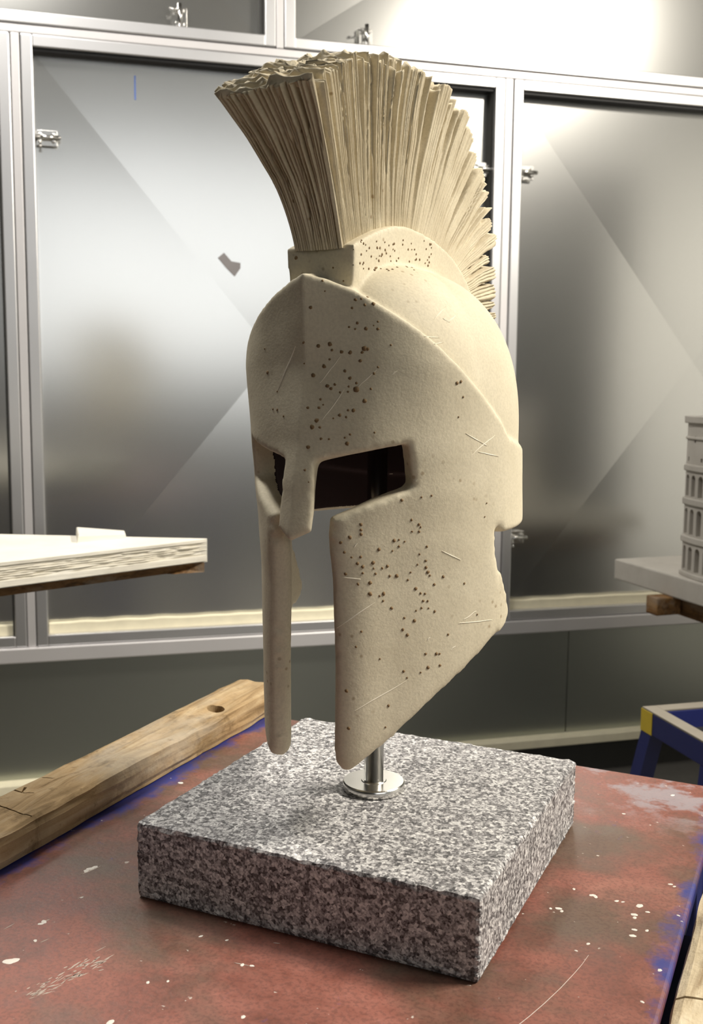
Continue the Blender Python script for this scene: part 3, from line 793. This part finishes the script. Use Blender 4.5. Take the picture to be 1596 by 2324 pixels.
def frame_of(n):
    n = Vector(n).normalized(); a = n.orthogonal().normalized(); return n, a, n.cross(a)
for (x, y, r) in pits:
    h = hit(x, y)
    if h[0] is None: continue
    n, a, b = frame_of(h[1]); rr = r * 1.12 / FPX * h[3]; c = Vector(h[0]) - Vector(ROOT); b0 = len(pv)
    ph = random.uniform(0, 6); K = 10
    pv.append(c + n * .00045)
    for k in range(K):
        t = 2 * pi * k / K; q = rr * (1 + .28 * noise.noise(Vector((cos(t) * 1.3 + x, sin(t) * 1.3 + y, ph))) * 1.5)
        g = c + a * q * cos(t) + b * q * sin(t)
        near_ = hb.find_nearest(g + Vector(ROOT)); g = near_[0] - Vector(ROOT); pv.append(g + near_[1] * .00038)
    pv += [p - n * .002 for p in pv[b0 + 1:b0 + 1 + K]]
    for k in range(K):
        k2 = (k + 1) % K
        pf.append((b0, b0 + 1 + k, b0 + 1 + k2)); pf.append((b0 + 1 + k, b0 + 1 + K + k, b0 + 1 + K + k2, b0 + 1 + k2))
o = mesh_obj('brown_pits', pv, pf, MAT['pit'], helmet, smooth=True); tag(o, kind='stuff')
L2 = [(470,660,580,520),(670,680,765,590),(485,850,600,690),(250,700,345,470),(1060,330,1120,265),(1125,350,1185,300),(1105,325,1140,345),(1010,420,1090,425),(1060,458,1110,450),(1225,920,1310,970),(1255,1030,1375,930),(1310,970,1335,985),(1290,1015,1395,1040),(840,620,870,595)]
L3 = [(510,685,730,540),(540,398,645,410),(612,1155,905,985),(1200,660,1390,640),(1230,640,1300,590),(1105,250,1210,300),(1155,810,1185,785),(1020,760,1042,735),(605,230,625,205)]
lines = [(520 + a / 2.28, 580 + b / 2.28, 520 + c / 2.28, 580 + d / 2.28) for a, b, c, d in L2] + [(560 + a / 2.494, 1150 + b / 2.494, 560 + c / 2.494, 1150 + d / 2.494) for a, b, c, d in L3]
for (x0, y0, x1, y1) in lines:
    K = 14; rows = []
    for k in range(K + 1):
        t = k / K; jx = 1.2 * noise.noise(Vector((x0, y0, t * 3)))
        h = hit(x0 + (x1 - x0) * t + jx, y0 + (y1 - y0) * t + jx)
        if h[0] is not None: rows.append((Vector(h[0]) - Vector(ROOT), Vector(h[1])))
    if len(rows) < 3: continue
    sv = []; sf = []
    for k, (c, n) in enumerate(rows):
        tg = (rows[min(k + 1, len(rows) - 1)][0] - rows[max(k - 1, 0)][0]).normalized(); sd = n.cross(tg).normalized()
        w = .00042 * sin(pi * (k + .35) / (len(rows) - .3)) + .0001
        sv += [c + sd * w + n * .0001, c + n * .0004, c - sd * w + n * .0001]
    for k in range(len(rows) - 1):
        for q in (0, 1): sf.append((k * 3 + q, k * 3 + q + 1, k * 3 + q + 4, k * 3 + q + 3))
    mesh_obj('chisel_scratch', sv, sf, MAT['scratch'], helmet)

# ---- the crest: fan of carved strands
TB = [(0, 10.5, 49.2), (.12, 8.0, 50.1), (.25, 5.2, 51.1), (.36, 2.2, 51.8), (.48, -1.2, 51.8), (.60, -5.0, 51.2), (.70, -8.0, 50.3), (.80, -10.8, 49.0), (.88, -13.0, 47.3), (.95, -15.2, 45.2), (1.0, -16.4, 43.6)]
TE = [(0, 18.6, 60.1), (.07, 16.0, 61.6), (.15, 12.6, 63.1), (.25, 8.2, 64.3), (.36, 2.8, 65.2), (.48, -4.0, 65.6), (.56, -9.6, 65.0), (.64, -14.0, 62.9), (.71, -17.2, 60.0), (.78, -19.6, 56.4), (.85, -21.3, 52.6), (.92, -22.3, 48.8), (1.0, -22.9, 45.2)]
def smooth_curve(tab, t):
    tab = np.array(tab, float); out = []
    for x in t:
        i = int(np.clip(np.searchsorted(tab[:, 0], x) - 1, 0, len(tab) - 2))
        h = tab[i + 1, 0] - tab[i, 0]; k = (x - tab[i, 0]) / h
        def m(j):
            if j == 0: return (tab[1, 1:] - tab[0, 1:]) / (tab[1, 0] - tab[0, 0])
            if j == len(tab) - 1: return (tab[j, 1:] - tab[j - 1, 1:]) / (tab[j, 0] - tab[j - 1, 0])
            return (tab[j + 1, 1:] - tab[j - 1, 1:]) / (tab[j + 1, 0] - tab[j - 1, 0])
        out.append(hermite(tab[i, 1:], tab[i + 1, 1:], m(i) * h, m(i + 1) * h, k))
    return np.array(out)
NT_, NS_ = 1000, 64
tt = np.linspace(0, 1, NT_); ss = np.linspace(0, 1, NS_)
Bc = smooth_curve(TB, tt); Ec = smooth_curve(TE, tt)
def strand_profile(seed):
    """per-column: gap shape, gap start height, gap depth, strand offset, fine ridges, tip length"""
    r = np.random.default_rng(seed); Z = lambda: np.zeros(NT_)
    gap, g0, gd, off, hh, tip_ = Z(), Z() + .5, Z(), Z(), Z() + 1, Z(); x = 0.0
    while x < 1:
        rear_ = x > .64
        w = r.choice([r.uniform(.006, .012), r.uniform(.012, .022), r.uniform(.022, .036)], p=[.35, .4, .25])
        m = (tt >= x) & (tt < x + w); k = (tt[m] - x) / w
        gw = r.uniform(.002, .007); edge = np.minimum(k, 1 - k) * w
        gap[m] = 1 - np.clip(edge / gw, 0, 1) ** .8
        g0[m] = r.uniform(-.1, .75); gd[m] = r.uniform(.9, 3.2)
        oc = r.uniform(-.35, .45) if r.random() < .8 else r.uniform(-1.1, -.5)
        y = 0.0
        idx_ = np.where(m)[0]
        while y < 1:
            w2_ = min(1.0, r.uniform(.0035, .0095) / w); q = idx_[(k >= y) & (k < y + w2_)]; kk = (tt[q] - x) / w
            kk = (kk - y) / w2_; hh[q] = np.sin(pi * np.clip(kk, 0, 1)) ** .5; off[q] = oc + r.uniform(-.18, .18); y += w2_
        t_c = r.uniform(-1.0, .1) if r.random() < .4 else r.uniform(-.2, .45)
        tip_[m] = t_c - (.55 if not rear_ else 1.1) * (1 - np.sin(pi * np.clip(k, .02, .98)) ** .55)
        x += w
    return gap, g0, gd, off, hh, tip_
def blur(a, n):
    k = np.hanning(n + 2)[1:-1]; k /= k.sum(); return np.convolve(np.pad(a, n, mode='edge'), k, 'same')[n:-n]
prof = {sd: strand_profile(11 + sd) for sd in (0, 1)}
cv = np.zeros((2, NT_, NS_, 3))
for sd in (0, 1):
    gap, g0, gd, off, hh, tp = prof[sd]
    tp = blur(tp, 3); offb = blur(off, 9); g0b = blur(g0, 3)
    for j, s in enumerate(ss):
        # strands wander a little on their way up
        sh = np.array([.0055 * noise.noise(Vector((t * 16, s * 2.0, 5 + sd))) + .0018 * noise.noise(Vector((t * 60, s * 6, 9 + sd))) for t in tt[::5]]); sh = np.interp(tt, tt[::5], sh)
        at = lambda a: np.interp(tt + sh, tt, a)
        open_ = np.clip((s - at(g0b)) / .45, 0, 1); open_ = open_ * open_ * (3 - 2 * open_)
        grow = .12 + .88 * s ** 1.1
        w0 = np.interp(tt, [0, .3, .7, 1], [2.25, 2.35, 2.2, 1.6]); w1 = np.interp(tt, [0, .12, .4, .75, 1], [4.45, 4.2, 3.5, 2.7, 1.9])
        w = w0 + (w1 - w0) * s ** 1.9
        w = w + np.clip(tt / .012, .12, 1) * (-at(gap) * at(gd) * (.10 + open_ * .9) * grow + at(offb) * .48 * grow + (.12 + .20 * s) * (at(hh) - .8))
        ext = s * (1 + tp * .9 * s / np.linalg.norm(Ec - Bc, axis=1))
        bow = -1.15 * 4 * s * (1 - s) * np.interp(tt, [0, .25, .4], [1, .35, 0])
        XZ = Bc + (Ec - Bc) * ext[:, None]
        XZ[:, 0] += bow
        # rear tips droop a little
        XZ[:, 1] -= np.interp(tt, [.55, 1], [0, 1.0]) * s * s
        cv[sd, :, j, 0] = XZ[:, 0]; cv[sd, :, j, 1] = (1 if sd == 0 else -1) * np.maximum(w, .5); cv[sd, :, j, 2] = XZ[:, 1]
NR_ = 14                                   # across the rim
rim = np.zeros((NT_, NR_, 3))
for i in range(NT_):
    a = cv[0, i, -1]; b = cv[1, i, -1]
    for k in range(NR_):
        q = (k + 1) / (NR_ + 1); p = a * (1 - q) + b * q
        d = Ec[i] - Bc[i]; d /= np.linalg.norm(d)
        e = .22 * noise.noise(Vector((tt[i] * 300, q * 22, 7))) + .6 * noise.noise(Vector((tt[i] * 60, q * 7, 1))) + .35 * noise.noise(Vector((tt[i] * 160, q * 12, 4))) + .15 * sin(pi * q)
        rim[i, k] = (p[0] + d[0] * e, p[1], p[2] + d[1] * e)
cvl = []; cfl = []
idx = np.zeros((NT_, 2 * NS_ + NR_), int)
for i in range(NT_):
    row = list(cv[0, i]) + list(rim[i]) + list(cv[1, i][::-1])
    for k, p in enumerate(row): idx[i, k] = len(cvl); cvl.append(p)
KK = 2 * NS_ + NR_
for i in range(NT_ - 1):
    for k in range(KK - 1):
        cfl.append((idx[i, k], idx[i + 1, k], idx[i + 1, k + 1], idx[i, k + 1]))
# front face of the crest with its own upright strands
NF = 170
hq_, x = np.zeros(NF + 1), 0.0
r5 = np.random.default_rng(5); fx = np.linspace(0, 1, NF + 1)
while x < 1:
    w = r5.uniform(.022, .075); m = (fx >= x) & (fx <= x + w); k = (fx[m] - x) / w
    hq_[m] = np.sin(pi * np.clip(k, 0, 1)) ** .6 + r5.uniform(-.5, .25); x += w
front = np.zeros((NS_, NF + 1), int)
furrows = []
for _ in range(46):
    fa = r5.uniform(0, .8); furrows.append((r5.uniform(.03, .97), r5.uniform(-.03, .03), fa, fa + r5.uniform(.15, .5), r5.uniform(.008, .018), r5.uniform(.4, 1.1)))
for j in range(NS_):
    a, b = cv[0, 0, j], cv[1, 0, j]
    for k in range(NF + 1):
        if k == 0: front[j, k] = idx[0, j]; continue
        if k == NF: front[j, k] = idx[0, KK - 1 - j]; continue
        q = k / NF; p = a * (1 - q) + b * q; s = ss[j]
        wv = .005 * noise.noise(Vector((q * 4, s * 2.5, 8))) + .004 * noise.noise(Vector((q * 14, s * 9, 8)))
        hh = np.interp(q + wv, fx, hq_)
        brk = noise.noise(Vector((q * 16, s * 1.3, 2)))
        d = (.12 + .55 * s) * (hh - .6) * (.9 + .5 * brk)
        for (fq, fsl, fa, fb, fw2, fd) in furrows:
            if fa < s < fb:
                e_ = abs(q - fq - fsl * (s - fa)) / fw2
                if e_ < 1: d -= fd * (1 - e_) * min(1, (s - fa) * 9, (fb - s) * 9) + .22 * noise.noise(Vector((q * 11, s * 9, 3))) * (.4 + s) + .16 * noise.noise(Vector((q * 34, s * 22, 6)))
        d *= min(1, min(q, 1 - q) * 14)
        d += .25 * sin(pi * q)
        front[j, k] = len(cvl); cvl.append((p[0] + d * .92, p[1], p[2] - d * .35 + (.25 * noise.noise(Vector((q * 14, 1, 9))) + .2 * noise.noise(Vector((q * 40, 1, 9))) if j == NS_ - 1 else 0)))
for j in range(NS_ - 1):
    for k in range(NF):
        cfl.append((front[j, k], front[j + 1, k], front[j + 1, k + 1], front[j, k + 1]))
# close the top of the front face to the first rim row
row0 = [idx[0, NS_ - 1 + k] for k in range(NR_ + 2)]
cap = [front[NS_ - 1, k] for k in range(NF + 1)]
a_i, b_i = 0, 0
while a_i < NF or b_i < NR_ + 1:
    if b_i == NR_ + 1 or (a_i < NF and (a_i + 1) / NF <= (b_i + 1) / (NR_ + 1)):
        cfl.append((cap[a_i], cap[a_i + 1], row0[b_i])); a_i += 1
    else:
        cfl.append((cap[a_i], row0[b_i + 1], row0[b_i])); b_i += 1
cfl.append(tuple(idx[NT_ - 1, k] for k in range(KK)))
cfl = [f for f in cfl if len(set(f)) > 2]
crest = mesh_obj('crest', loc2root(np.array(cvl)), cfl, MAT['crest'], helmet)
bm = bmesh.new(); bm.from_mesh(crest.data); bmesh.ops.recalc_face_normals(bm, faces=bm.faces); bm.to_mesh(crest.data); bm.free()
crest.data.polygons.foreach_set('use_smooth', [True] * len(crest.data.polygons))
tag(crest, 'fan-shaped crest of carved hair strands')

# ================================================================== STONE SLAB AT LEFT
ZL_TOP = ZC - .301
A = on_z(470, 1222, ZL_TOP); Bp = on_z(0, 1275, ZL_TOP); Cq = on_z(0, 1212, ZL_TOP)
dF = (Bp - A)[:2]; dF /= np.linalg.norm(dF); dB = (Cq - A)[:2]; dB /= np.linalg.norm(dB)
outline = [A[:2], A[:2] + dF * .95, A[:2] + dF * .95 + dB * .25, A[:2] + dB * 1.0]
def prism_layers(name, outline, layers, mat, parent, loc, step=.012, seed=0, rough=.0):
    """stack of (z, inset, roughness) outlines joined into one body"""
    ol = [np.array(p) for p in outline]
    if sum(a[0] * b[1] - b[0] * a[1] for a, b in zip(ol, ol[1:] + ol[:1])) < 0: ol = ol[::-1]
    P = []
    for a, b in zip(ol, ol[1:] + ol[:1]):
        n = max(1, int(np.linalg.norm(b - a) / step)); e = (b - a) / np.linalg.norm(b - a); nn = np.array([e[1], -e[0]])
        for k in range(n): P.append((a + (b - a) * k / n, nn, 0 if k else 1))
    V = []; Fc = []; m = len(P)
    for li, (z, ins, rg) in enumerate(layers):
        for k, (p, nn, c) in enumerate(P):
            d = -ins
            if rg: d += rg * (noise.noise(Vector((p[0] * 24, p[1] * 24, z * 260 + seed))) - .25) + rg * .6 * noise.noise(Vector((p[0] * 70, p[1] * 70, z * 500 + seed)))
            q = p + nn * d * (1 if not c else .0)
            V.append((q[0] - loc[0], q[1] - loc[1], z - loc[2]))
    for li in range(len(layers) - 1):
        for k in range(m):
            Fc.append((li * m + k, li * m + (k + 1) % m, (li + 1) * m + (k + 1) % m, (li + 1) * m + k))
    Fc.append(tuple(range(m))[::-1]); Fc.append(tuple((len(layers) - 1) * m + k for k in range(m)))
    return mesh_obj(name, V, Fc, mat, parent, loc)
th = .046
base_c = (np.mean([p[0] for p in outline]), np.mean([p[1] for p in outline]))
zb = ZL_TOP - th
lay = [(zb, .003, 0), (zb + .002, .0, .001), (zb + .012, 0, .001)]
for k in range(12):
    z = zb + .014 + k * .0019; lay.append((z, .001 if k % 2 else .004, .005))
lay += [(ZL_TOP - .0085, .003, .001), (ZL_TOP - .007, -.001, .0005), (ZL_TOP - .0015, -.001, .0005), (ZL_TOP, .0005, 0)]
o = prism_layers('stone_slab', outline, lay, MAT['layered'], None, (base_c[0], base_c[1], zb))
tag(o, 'pale stone slab with a layered chiselled edge reaching in from the left', 'stone slab')
# bearing board below it
ctr = np.array(base_c)
ol2 = [p + (ctr - p) / np.linalg.norm(ctr - p) * .006 for p in outline]
o = prism_layers('support_board', ol2, [(zb - .020, .030, 0), (zb - .0005, 0, 0)], MAT['timber_dark'], None, (base_c[0], base_c[1], zb - .020), step=.05)
tag(o, 'thin brown board lying under the layered stone slab', 'board')
# stone chip on the slab
q = [on_z(x, y, ZL_TOP)[:2] for x, y in ((176, 1232), (287, 1222), (284, 1213), (172, 1211))]
qc = np.mean(q, axis=0); v = []
for z, k in ((0, 1.0), (.012, .97), (.0135, .93)):
    for i, p in enumerate(q):
        zz = z * (1.0 if i in (0, 3) else .62)
        v.append(((p[0] - qc[0]) * k, (p[1] - qc[1]) * k, zz))
f = [(3, 2, 1, 0), (8, 9, 10, 11)] + [(l * 4 + i, l * 4 + (i + 1) % 4, (l + 1) * 4 + (i + 1) % 4, (l + 1) * 4 + i) for l in (0, 1) for i in range(4)]
o = mesh_obj('stone_chip', v, f, MAT['layered'], None, (qc[0], qc[1], ZL_TOP)); tag(o, 'small wedge-shaped stone offcut lying on the layered slab', 'stone chip')
# plain trestle that carries the board, outside the picture
tx, ty = ctr[0] - .12, ctr[1] + .02
tr = empty('trestle', (tx, ty, 0), .4); tag(tr, 'wooden trestle under the board that carries the layered slab', 'trestle')
zt = zb - .020
box('beam', (-.30, -.04, zt - .08), (.12, .04, zt), MAT['timber'], tr, bevel=.003)
for s in (-.24, .06):
    for q_ in (-1, 1):
        v = []
        for z, off in ((0, .16), (zt - .08, .03)):
            for dx, dy in ((-.02, -.018), (.02, -.018), (.02, .018), (-.02, .018)): v.append((s + dx, q_ * off + dy, z))
        mesh_obj('leg', v, [(3, 2, 1, 0), (4, 5, 6, 7)] + [(i, (i + 1) % 4, 4 + (i + 1) % 4, 4 + i) for i in range(4)], MAT['timber'], tr)

# ================================================================== AMPHITHEATRE MODEL AT RIGHT
DSL = 2.72; cor = on_depth(1395, 1268, DSL); ZS = float(cor[2]); YA = radians(19)
ex = np.array([cos(YA), sin(YA)]); ey = np.array([sin(YA), -cos(YA)])     # along the wall, towards the camera
def ms(a, b): return cor[:2] + ex * a + ey * b
def ms_inv(P): q = np.array(P[:2]) - cor[:2]; return np.array([q @ ex, q @ ey])
sw, sl, sth = .66, .66, .054
c = ms(sw / 2, sl / 2)
bm = bmesh.new(); add_box(bm, (-sw / 2, -sl / 2, 0), (sw / 2, sl / 2, sth), .004, 2)
o = bm_obj('marble_slab', bm, MAT['marble'], None, (c[0], c[1], ZS - sth), YA); tag(o, 'thick pale marble slab under the model amphitheatre', 'stone slab')
# elliptical arcaded ring, broken off at its far end
w0 = on_z(1546, 1302, ZS); ab = ms_inv(w0)
drum_rx, drum_ry, AL0, AL1 = .22, .26, -.42, 2.9
cca, ccb = ab[0] + drum_rx * cos(AL0), ab[1] - drum_ry * sin(AL0)
cc = ms(cca, ccb); Hd = 363 * w0[1] / FPX
amph = empty('amphitheatre_model', (cc[0], cc[1], ZS), YA); tag(amph, 'carved marble model of a ruined amphitheatre with tiers of arches', 'model')
NB = 26
def ell(al, off=0): return np.array([-(drum_rx + off) * cos(al), -(drum_ry + off) * sin(al)])
LV = [k * Hd for k in (0, .03, .215, .255, .45, .492, .66, .70, .955, 1.0)]
def drum_mesh():
    V = []; Fc = []
    def vert(a, z, off): p = ell(a, off); V.append((p[0], p[1], z)); return len(V) - 1
    for b in range(NB):
        a0, a1 = AL0 + (AL1 - AL0) * b / NB, AL0 + (AL1 - AL0) * (b + 1) / NB; am = (a0 + a1) / 2; hw = (a1 - a0) * .30
        for (z0, z1, kind) in ((LV[1], LV[2], 'arch'), (LV[3], LV[4], 'arch'), (LV[5], LV[6], 'arch'), (LV[7], LV[8], 'attic')):
            if kind == 'arch': zs0, zs1 = z0 + .004, z1 - .009
            elif b % 2 == 1: zs0, zs1 = z0 + .052, z0 + .068
            else: zs0, zs1 = z0 + .008, z0 + .018
            w = hw if kind == 'arch' else hw * .42
            R_ = w * drum_ry if kind == 'arch' else .002
            op = [(am - w, zs0), (am - w, zs1 - R_)]
            for k in range(1, 8):
                t = pi - pi * k / 8; op.append((am + w * cos(t), zs1 - R_ + R_ * sin(t)))
            op += [(am + w, zs1 - R_), (am + w, zs0)]
            o_ = [vert(a, z, 0) for a, z in op]; i_ = [vert(a, z, -.022) for a, z in op]
            c0, c1, c2, c3 = vert(a0, z0, 0), vert(a1, z0, 0), vert(a1, z1, 0), vert(a0, z1, 0)
            tm = vert(am, z1, 0)
            Fc.append((c0, c1, o_[-1], o_[0])); Fc.append((c0, o_[0], o_[1], c3)); Fc.append((c1, c2, o_[-2], o_[-1]))
            for k in range(1, 5): Fc.append((c3, o_[k], o_[k + 1]))
            for k in range(5, 9): Fc.append((c2, o_[k], o_[k + 1]))
            Fc.append((c3, o_[5], tm)); Fc.append((tm, o_[5], c2))
            for k in range(len(op)):
                k2 = (k + 1) % len(op); Fc.append((o_[k], i_[k], i_[k2], o_[k2]))
            Fc.append(i_[::-1])
    # broken end faces and back
    for al, fl in ((AL0, 1), (AL1, 0)):
        q = [vert(al, 0, 0), vert(al, 0, -.05), vert(al, Hd, -.05), vert(al, Hd, 0)]; Fc.append(q if fl else q[::-1])
    return V, Fc
V, Fc = drum_mesh(); mesh_obj('arcade_wall', V, Fc, MAT['marble'], amph)
def ring(name, z0, z1, out, inn):
    V = []; Fc = []; n = 90
    for k in range(n + 1):
        a = AL0 + (AL1 - AL0) * k / n
        for off, z in ((out, z0), (out + .0015, z0 + .002), (out + .0015, z1 - .002), (out, z1), (inn, z1), (inn, z0)): p = ell(a, off); V.append((p[0], p[1], z))
    for k in range(n):
        for q in range(6): Fc.append((k * 6 + q, (k + 1) * 6 + q, (k + 1) * 6 + (q + 1) % 6, k * 6 + (q + 1) % 6))
    Fc.append(tuple(range(6))[::-1]); Fc.append(tuple(n * 6 + q for q in range(6)))
    mesh_obj(name, V, Fc, MAT['marble'], amph)
ring('plinth', 0, LV[1], .004, -.02)
for k in (2, 4, 6): ring('cornice', LV[k], LV[k + 1], .004, -.02)
ring('cornice', Hd * .855, Hd * .872, .003, -.02)
ring('cornice', LV[8], LV[9], .007, -.02)
ring('inner_wall', 0, Hd * .97, -.023, -.05)
# stepped seating bowl inside, lower than the outer wall
V = []; Fc = []; steps = 9; n = 96
for k in range(n):
    a = 2 * pi * k / n
    for s_ in range(steps):
        off = -.052 - s_ * .012; z = .19 - s_ * .02
        for zz in (z, z - .02): V.append((*ell(a, off), zz))
m = steps * 2
for k in range(n):
    for q in range(m - 1): Fc.append((k * m + q, ((k + 1) % n) * m + q, ((k + 1) % n) * m + q + 1, k * m + q + 1))
Fc.append(tuple(k * m + m - 1 for k in range(n)))
b0_ = len(V)
for k in range(n): V.append((*ell(2 * pi * k / n, -.052), 0.0))
for k in range(n): Fc.append((k * m, ((k + 1) % n) * m, b0_ + (k + 1) % n, b0_ + k))
mesh_obj('seating_bowl', V, Fc, MAT['marble'], amph)
# packing under the slab and the carving stand
zb2 = ZS - sth
_d = on_z(1467, 1350, zb2); pa = ms_inv(_d)
o = box('wooden_block', (0, -.045, -.044), (.07, .0, 0), MAT['timber_dark'], None, (*ms(pa[0], pa[1]), zb2), YA, bevel=.003); tag(o, 'short brown wooden packing block under the marble slab corner', 'block')
pk = ms(pa[0] + .075, pa[1] + .02)
o = box('timber_bearer', (0, -.46, -.044), (.08, .02, 0), MAT['timber_dark'], None, (*pk, zb2), YA, bevel=.003); tag(o, 'dark timber bearer running under the left side of the marble slab', 'timber')
pk = ms(.52, .34)
o = box('timber_bearer', (-.05, -.28, -.044), (.05, .28, 0), MAT['timber_dark'], None, (pk[0], pk[1], zb2), YA, bevel=.003); tag(o, 'dark timber bearer under the right half of the marble slab', 'timber')
sc_ = ms(.36, .36)
st = empty('carving_stand', (sc_[0], sc_[1], 0), YA); tag(st, 'stone carving stand with board top and black turntable under the marble slab', 'stand')
zs_ = zb2 - .044
box('board', (-.28, -.28, zs_ - .022), (.28, .28, zs_), MAT['timber_dark'], st, bevel=.003)
v, f = lathe([(.22, 0), (.25, .010), (.255, .03), (.255, .052)], 64); mesh_obj('turntable', v, f, MAT['black'], st, (0, 0, zs_ - .074), smooth=False)
bm = bmesh.new(); add_cyl(bm, (0, 0, .05), (0, 0, zs_ - .073), .05, n=28); bm_obj('column', bm, MAT['black'], st)
box('foot', (-.28, -.05, 0), (.28, .05, .05), MAT['black'], st, bevel=.004); box('foot', (-.05, -.28, 0), (.05, -.051, .05), MAT['black'], st, bevel=.004); box('foot', (-.05, .051, 0), (.05, .28, .05), MAT['black'], st, bevel=.004)

# ================================================================== BLUE STEEL STAND
ZB = ZC - .64
k0 = on_z(1458, 1603, ZB); k1 = on_z(1596, 1680, ZB); k2 = on_z(1596, 1592, ZB)
ya = math.atan2(k2[1] - k0[1], k2[0] - k0[0]); e1 = np.array([cos(ya), sin(ya)]); e2 = np.array([sin(ya), -cos(ya)])
fw_, fl_ = .30, .24
bs = empty('blue_stand', (k0[0], k0[1], 0), ya); tag(bs, 'blue steel frame stand with a yellow corner standing beyond the table', 'stand')
def bbox(name, lo, hi, mat, bevel=.002): return box(name, lo, hi, mat, bs, bevel=bevel)
rw, rh = .030, .048
for lo, hi in (((0, -fl_, ZB - rh), (rw, 0, ZB - .004)), ((fw_ - rw, -fl_, ZB - rh), (fw_, 0, ZB - .004)), ((rw, -rw, ZB - rh), (fw_ - rw, 0, ZB - .004)), ((rw, -fl_, ZB - rh), (fw_ - rw, -fl_ + rw, ZB - .004))):
    bbox('frame_rail', lo, hi, MAT['blue'])
for lo, hi in (((0, -fl_, ZB - .004), (rw, 0, ZB)), ((fw_ - rw, -fl_, ZB - .004), (fw_, 0, ZB)), ((rw, -rw, ZB - .004), (fw_ - rw, 0, ZB)), ((rw, -fl_, ZB - .004), (fw_ - rw, -fl_ + rw, ZB))):
    bbox('worn_top_strip', lo, hi, MAT['wornsteel'], .0008)
bbox('yellow_corner', (-.0015, -.040, ZB - rh), (.0, .001, ZB - .003), MAT['yellow'], .0003)
for (x, y, sx, sy) in ((.0, -.035, -.09, .06), (.0, -fl_, -.09, -.06), (fw_ - rw, -.035, .09, .06), (fw_ - rw, -fl_, .09, -.06)):
    v = []
    for z, k in ((0, 1), (ZB - rh, 0)):
        for dx, dy in ((0, 0), (.032, 0), (.032, .035), (0, .035)): v.append((x + dx + sx * k, y + dy + sy * k, z))
    mesh_obj('leg', v, [(3, 2, 1, 0), (4, 5, 6, 7)] + [(i, (i + 1) % 4, 4 + (i + 1) % 4, 4 + i) for i in range(4)], MAT['blue'], bs)
bbox('cross_plate', (rw, -fl_ + rw, ZB - rh), (fw_ - rw, -rw, ZB - rh + .006), MAT['black'], 0)

# ================================================================== ADDED CABINET (out of view, shades the lower right wall and the model)
cb = empty('added_shade_cabinet', (1.72, 1.93, 0), 0.12); tag(cb, 'added grey cabinet out of view, shading the lower right wall and the model amphitheatre', 'cabinet')
box('body', (-.30, -.22, .06), (.30, .22, 2.15), MAT['wallpaint'], cb, bevel=.006)
for s_, x0 in ((1, -.297), (-1, .003)):
    d_ = box('cabinet_door', (x0, -.238, .08), (x0 + .294, -.2205, 2.13), MAT['wallpaint'], cb, bevel=.003)
    hx = x0 + (.27 if s_ > 0 else .024)
    box('handle', (hx - .008, -.262, 1.02), (hx + .008, -.2385, 1.16), MAT['steel'], d_, bevel=.003)
box('plinth', (-.29, -.20, 0), (.29, .21, .0595), MAT['black'], cb)
